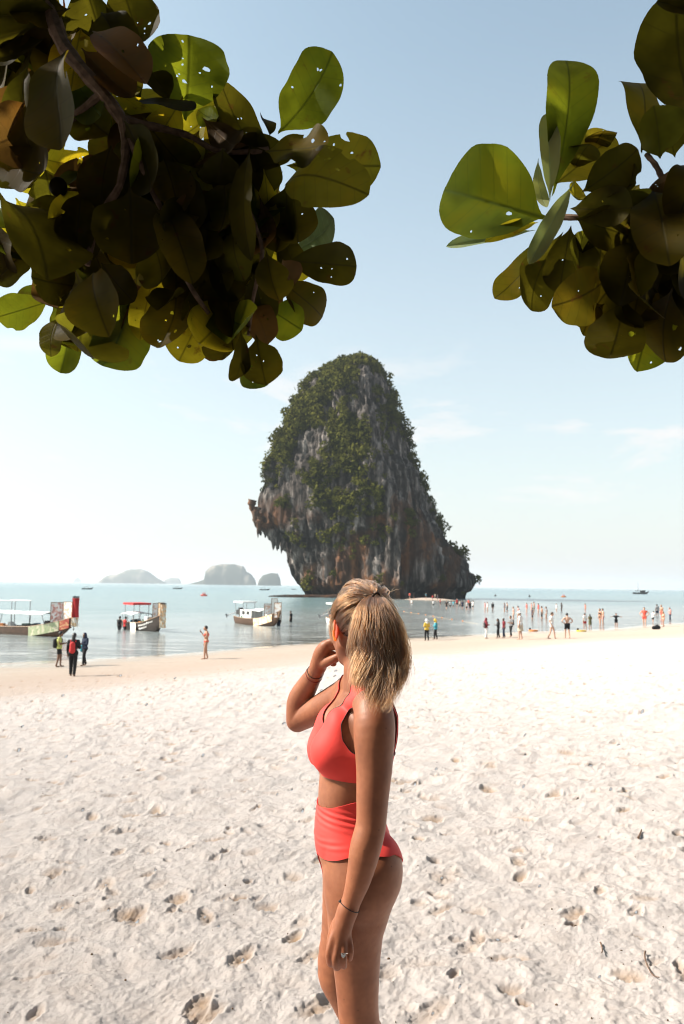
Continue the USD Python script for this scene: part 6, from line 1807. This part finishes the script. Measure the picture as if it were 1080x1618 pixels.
SP = small_person
SP(92, 1053, 54, 'person in lime vest and black shorts with dark backpack, left of the beach trio', face=20, skin='skin_c', top='lime', sleeve=0.6, bottom=('black', 'shorts'), hem=0.62, bag=('black', 'pack'), arms='front', stride=0.10)
SP(114, 1068, 66, 'person in black trousers with a red backpack, nearest of the beach trio', face=95, skin='skin_c', top='black', sleeve=1.8, bottom=('black', 'trousers'), hem=0.08, bag=('red', 'pack'), arms=('down', 'front'), stride=0.10, longhair=True)
SP(133, 1051, 50, 'person in dark hooded jacket with a blue bag, right of the beach trio', face=230, skin='skin_c', top='navy', sleeve=1.9, bottom=('black', 'trousers'), hem=0.08, hood='navy', bag=('teal', 'bag'), arms='front', stride=0.14)
SP(325, 1041, 51, 'person in a small bikini looking at a phone on the wet sand', face=200, skin='skin_a', hair='hairk', swim='coral', arms=('phone', 'down'), stride=0.10, extra='phone')
SP(188, 994, 20, 'person in black wading at the stern of the dark longtail boat', face=60, skin='skin_c', top='black', sleeve=0.6, bottom=('black', 'trousers'), hem=0.3, wade=True, stride=0.08)
SP(197, 994.5, 20, 'person in a red shirt wading beside the dark longtail boat', face=40, skin='skin_c', top='red', sleeve=0.6, bottom=('black', 'shorts'), hem=0.5, wade=True, stride=0.08)
SP(459.5, 982.5, 17, 'lone person in black wading right of the middle longtail boat', face=160, skin='skin_c', top='black', sleeve=0.6, bottom=('black', 'shorts'), hem=0.5, wade=True, stride=0.06)
SP(440, 989, 22, 'person in dark clothes at the bow of the middle longtail boat, between its boards', face=250, skin='skin_c', top='black', sleeve=0.6, bottom=('navy', 'trousers'), hem=0.2, wade=True, stride=0.06)
SP(674, 1012, 33, 'person in yellow top, white hat and black trousers, left of the waterline pair', face=110, skin='skin_c', top='ycloth', sleeve=1.8, bottom=('black', 'trousers'), hem=0.08, hat=('white', 'sun'), hood='wcloth', arms='front', stride=0.10)
SP(688, 1010, 31, 'person in blue jacket and yellow hat, right of the waterline pair', face=170, skin='skin_c', top='teal', sleeve=1.8, bottom=('black', 'trousers'), hem=0.08, hat=('ycloth', 'sun'), hood='ycloth', arms='front', stride=0.12, build=1.1)
SP(767.5, 1009, 32, 'person in a maroon headscarf and long top with white trousers', face=20, skin='skin_b', top='maroon', sleeve=1.9, bottom=('wcloth', 'trousers'), hem=0.1, hood='maroon', bag=('grey', 'pack'), arms='front', stride=0.12, lean=-0.03)
SP(787, 1008, 30, 'person dressed all in black beside the maroon headscarf', face=170, skin='skin_c', top='black', sleeve=1.6, bottom=('black', 'trousers'), hem=0.1, longhair=True, arms=('front', 'down'), stride=0.1)
SP(796, 1007.5, 30, 'person in a dark maroon shirt standing between two people in black', face=190, skin='skin_c', top='maroon', sleeve=0.7, bottom=('navy', 'trousers'), hem=0.1, arms='down', stride=0.12)
SP(807, 1006, 32, 'person in a grey shirt and black trousers carrying a dark backpack', face=210, skin='skin_a', top='grey', sleeve=0.7, bottom=('black', 'trousers'), hem=0.1, bag=('black', 'pack'), arms='front', stride=0.13)
SP(822, 1010, 43, 'person in a wide white hat and pale dress, tallest of the right-hand group', face=150, skin='skin_b', top='wcloth', sleeve=0.7, bottom=('beige', 'skirt'), hem=0.52, hat=('white', 'sun'), arms=('down', 'out'), stride=0.06)
SP(871, 1009, 41, 'person in white shirt and white shorts striding along the waterline', face=345, skin='skin_b', top='wcloth', sleeve=0.6, bottom=('wcloth', 'shorts'), hem=0.76, hair='hairb', arms='swing', stride=0.22, swim=None)
SP(896, 1008, 39, 'shirtless person in black shorts seen from behind', face=95, skin='skin_b', hair='hairk', bottom=('black', 'shorts'), hem=0.62, arms='akimbo', stride=0.16)
SP(924, 993.5, 25, 'person in a white shirt and red shorts near the yellow board', face=120, skin='skin_a', top='wcloth', sleeve=0.6, bottom=('red', 'shorts'), hem=0.62, arms='down', stride=0.1)
SP(932, 993, 23, 'person in an olive dress near the yellow board', face=100, skin='skin_a', top='olive', sleeve=0.5, bottom=('olive', 'skirt'), hem=0.5, longhair=True, arms='front', stride=0.05)
SP(948, 987, 25, 'person in a black swimsuit, left of a close pair in ankle-deep water', face=200, skin='skin_a', swim='black', arms='down', hair='hairb', wade=True, stride=0.08)
SP(952.5, 986, 24, 'bather in pink shorts, right of a close pair in ankle-deep water', face=170, skin='skin_b', bottom=('pink', 'shorts'), hem=0.65, wade=True, stride=0.08)
SP(973, 992, 23, 'person in a long black shirt holding both arms out', face=265, skin='skin_a', top='black', sleeve=0.7, bottom=('black', 'shorts'), hem=0.6, arms='out', stride=0.08)
SP(1018, 991, 31, 'person in bright coral swimwear standing at the far right', face=240, skin='skin_b', swim='coral', top='coral', bottom=('coral', 'shorts'), hem=0.72, hair='hairb', arms='akimbo', stride=0.12)
SP(1031, 985, 20, 'person in a white shirt stooping beside the coral swimwear', face=30, skin='skin_a', top='wcloth', sleeve=0.6, bottom=('black', 'shorts'), hem=0.6, lean=0.16, arms='front', stride=0.14)
SP(1038, 972, 19, 'person in a grey top standing in the water behind the white-shirted stooper', face=100, skin='skin_c', top='grey', sleeve=0.7, wade=True, bottom=('navy', 'shorts'), hem=0.6)
SP(1045, 976, 21, 'bather in coral shorts standing in the water at far right behind the pale bikini', face=200, skin='skin_a', bottom=('coral', 'shorts'), hem=0.6, hair='hairy', wade=True)
SP(1048, 990, 24, 'person in a pale bikini at the far right of the sand', face=190, skin='skin_a', swim='beige', hair='hairy', longhair=True, arms='down', stride=0.1)
SP(1058.5, 980, 20, 'person in a pink top and dark trousers, last on the right', face=180, skin='skin_b', top='pink', sleeve=0.6, bottom=('navy', 'trousers'), hem=0.2, wade=True, arms='front')
wg = 'bathers wading off the beach'
for x, y, hp, lab, kw in (
        (766, 964, 14, 'bather in pink, left of a pair in the water right of the rock', dict(top='pink', sleeve=0.5, skin='skin_b')), (770, 964.5, 12, 'bather in white, right of a pair in the water right of the rock', dict(top='wcloth', skin='skin_b')), (778, 964, 12, 'bather in a black rash suit right of the rock tower', dict(top='black', sleeve=1.5, skin='skin_c', face=60)),
        (797, 965.5, 10, 'dark-shirted bather, left of two in black and white', dict(top='navy', skin='skin_a')), (801, 965.5, 10, 'bather in black trunks, right of two in black and white', dict(bottom=('black', 'shorts'), skin='skin_b')), (832, 967, 10, 'bather in a coral top at the left of the busy cluster', dict(top='coral', skin='skin_b')),
        (843.5, 964, 11, 'bather in olive shorts, farthest of the busy cluster', dict(skin='skin_a', bottom=('olive', 'shorts'))), (839.5, 964.5, 11, 'bather in red swimwear next to the olive shorts', dict(skin='skin_b', hair='hairy', swim='red')), (841, 978, 14, 'bather in a dark shirt and trunks in the middle of the busy cluster', dict(top='navy', bottom=('black', 'shorts'), skin='skin_a')),
        (850.5, 968.5, 11, 'bather in a red swimsuit in the busy cluster', dict(top='red', skin='skin_b')), (856, 977.5, 12, 'bather in black trunks at the right of the busy cluster', dict(skin='skin_a', bottom=('black', 'shorts'))), (863, 978, 13, 'bather in grey just left of the white-shirted strider\'s head', dict(top='grey', skin='skin_a')),
        (811, 978, 13, 'bather in pink swimwear behind the grey-shirted backpacker', dict(skin='skin_b', swim='pink')), (818.5, 977, 13, 'bather in a pink shirt behind the wide white hat', dict(skin='skin_b', top='pink', sleeve=.5)), (879, 965, 11, 'bather in a white shirt, left of a pair in open water', dict(top='wcloth', skin='skin_b')), (887, 965, 11, 'bather in a black suit, right of a pair in open water', dict(top='black', bottom=('black', 'shorts'), skin='skin_c')),
        (924.5, 965, 11, 'bather in coral swimwear alone in the water above the yellow board', dict(skin='skin_a', swim='coral'))):
    SP(x, y, hp, lab, wg, wade=True, H=1.65 + 0.1 * math.sin(x), **{'face': 180, **kw})
sg = 'people at the foot of the rock tower'
cols = ['wcloth', 'coral', 'black', 'wcloth', 'teal', 'red', 'beige', 'navy']
for i, (x, y, wd, lab) in enumerate((
        (642, 945, 0, 'person in white, first on the sandbar right of the woman\'s hair'), (647, 946, 0, 'person in a coral top, second on the sandbar from the woman\'s hair'), (654, 946, 0, 'person in black, third on the sandbar from the woman\'s hair'), (650, 954, 1, 'lone swimmer in white below the left of the sandbar'),
        (672.5, 947, 0, 'person in a teal top standing apart mid-sandbar'), (683, 949, 0, 'person in red, left of the knot of three on the sandbar'), (687, 947, 0, 'person in beige, middle of the knot of three on the sandbar'), (691, 950, 0, 'person in navy, right of the knot of three on the sandbar'),
        (684, 956.5, 1, 'wader in white just below the knot of three'), (695, 954.5, 1, 'wader in coral right of the knot of three'), (705, 961, 1, 'wader in black, leftmost of the crowd in the shallows'), (711, 959, 1, 'wader in white, second of the crowd in the shallows'), (716, 960, 1, 'wader in teal, third of the crowd in the shallows'),
        (721.5, 957, 1, 'wader in red, farthest left of the crowd\'s middle'), (726, 958, 1, 'wader in beige in the crowd\'s middle'), (730, 961, 1, 'wader in navy in the crowd\'s middle'), (737, 963.5, 1, 'wader in white, left of the last four in the shallows'), (740, 956, 1, 'wader in coral, farthest of the last four in the shallows'), (742, 963.5, 1, 'wader in black, nearest of the last four in the shallows'), (746.5, 962, 1, 'wader in white, last of the crowd toward the right'))):
    SP(x, y, 11, lab, sg, wade=bool(wd), top=cols[i % 8], sleeve=0.6, bottom=('black', 'shorts') if i % 3 else ('navy', 'shorts'), hem=0.6, face=(i * 77) % 360, skin=['skin_a', 'skin_b', 'skin_c'][i % 3], H=1.62 + 0.12 * math.sin(i * 2.1))

# ------------------------------------------------------------------ small things on the sand
p = on_ground(1036, 994)
c = Field((-0.5, -0.4, -0.02), (0.5, 0.4, 0.6), 0.02)
c.chain([(-0.22, 0, 0.12), (0.2, 0, 0.16)], [0.16, 0.19], 0.02)
c.ell((0.1, 0, 0.28), (0.16, 0.12, 0.12), k=0.05)
t = thing('beach_bag', 'black bag left on the sand below the bathers at the far right', 'bag', p)
part('pouch', relax(*c.mesh(), 3), PM['black'], t, smooth=True)
part('handle', tube(bez([(-0.12, 0, 0.24), (-0.05, 0, 0.44), (0.1, 0, 0.46), (0.16, 0, 0.34)], 10), 0.02, 6), PM['black'], t)


def stick(label, pts, r, lift=0.01):
    q = np.array([on_ground(x, y) for x, y in pts])
    q[:, 2] = [beach_z(a, b) + lift for a, b in q[:, :2]]
    q[-1, 2] += lift * 0.3
    n = 12
    c = bez(q, n)
    tag(part('twig', tube(c, r * (1 + 0.25 * np.sin(np.arange(n) * 2.3)) * np.linspace(1, 0.55, n), 7), bark), label, 'twig', 'twigs lying on the sand')


stick('stubby dark twig standing out of the sand at the right', [(1008, 1326), (1010, 1320), (1013, 1312)], 0.008, 0.012)
stick('curved thin twig near the lower right corner of the sand', [(1019, 1504), (1022, 1530), (1030, 1545), (1041, 1556)], 0.004)
stick('short dark twig on the sand below the stubby upright one', [(948, 1489), (951, 1500), (950, 1508)], 0.004)
# stick('bent twig pressed into the sand just right of the woman\'s knee', [(737, 1518), (741, 1535), (740, 1546)], 0.004)
rngp = np.random.default_rng(12)
pm = []
for _ in range(230):
    d = 2.7 + 9 * rngp.random() ** 1.6
    x = (rngp.random() - 0.5) * 0.98 * d
    r = rngp.uniform(0.0015, 0.005)
    m = trimesh.creation.icosphere(1, r)
    m.vertices = m.vertices * rngp.uniform(0.5, 1.6, 3)
    m.apply_translation((x, d, beach_z(x, d) + r * 0.2))
    pm.append(m)
tag(part('beach_debris', cat_mesh(pm), simple('dark_debris', (0.10, 0.065, 0.04), 0.8, 0.2, 0.5, 50), smooth=True), 'scattered dark crumbs of bark and shell on the sand', None, None, 'stuff')
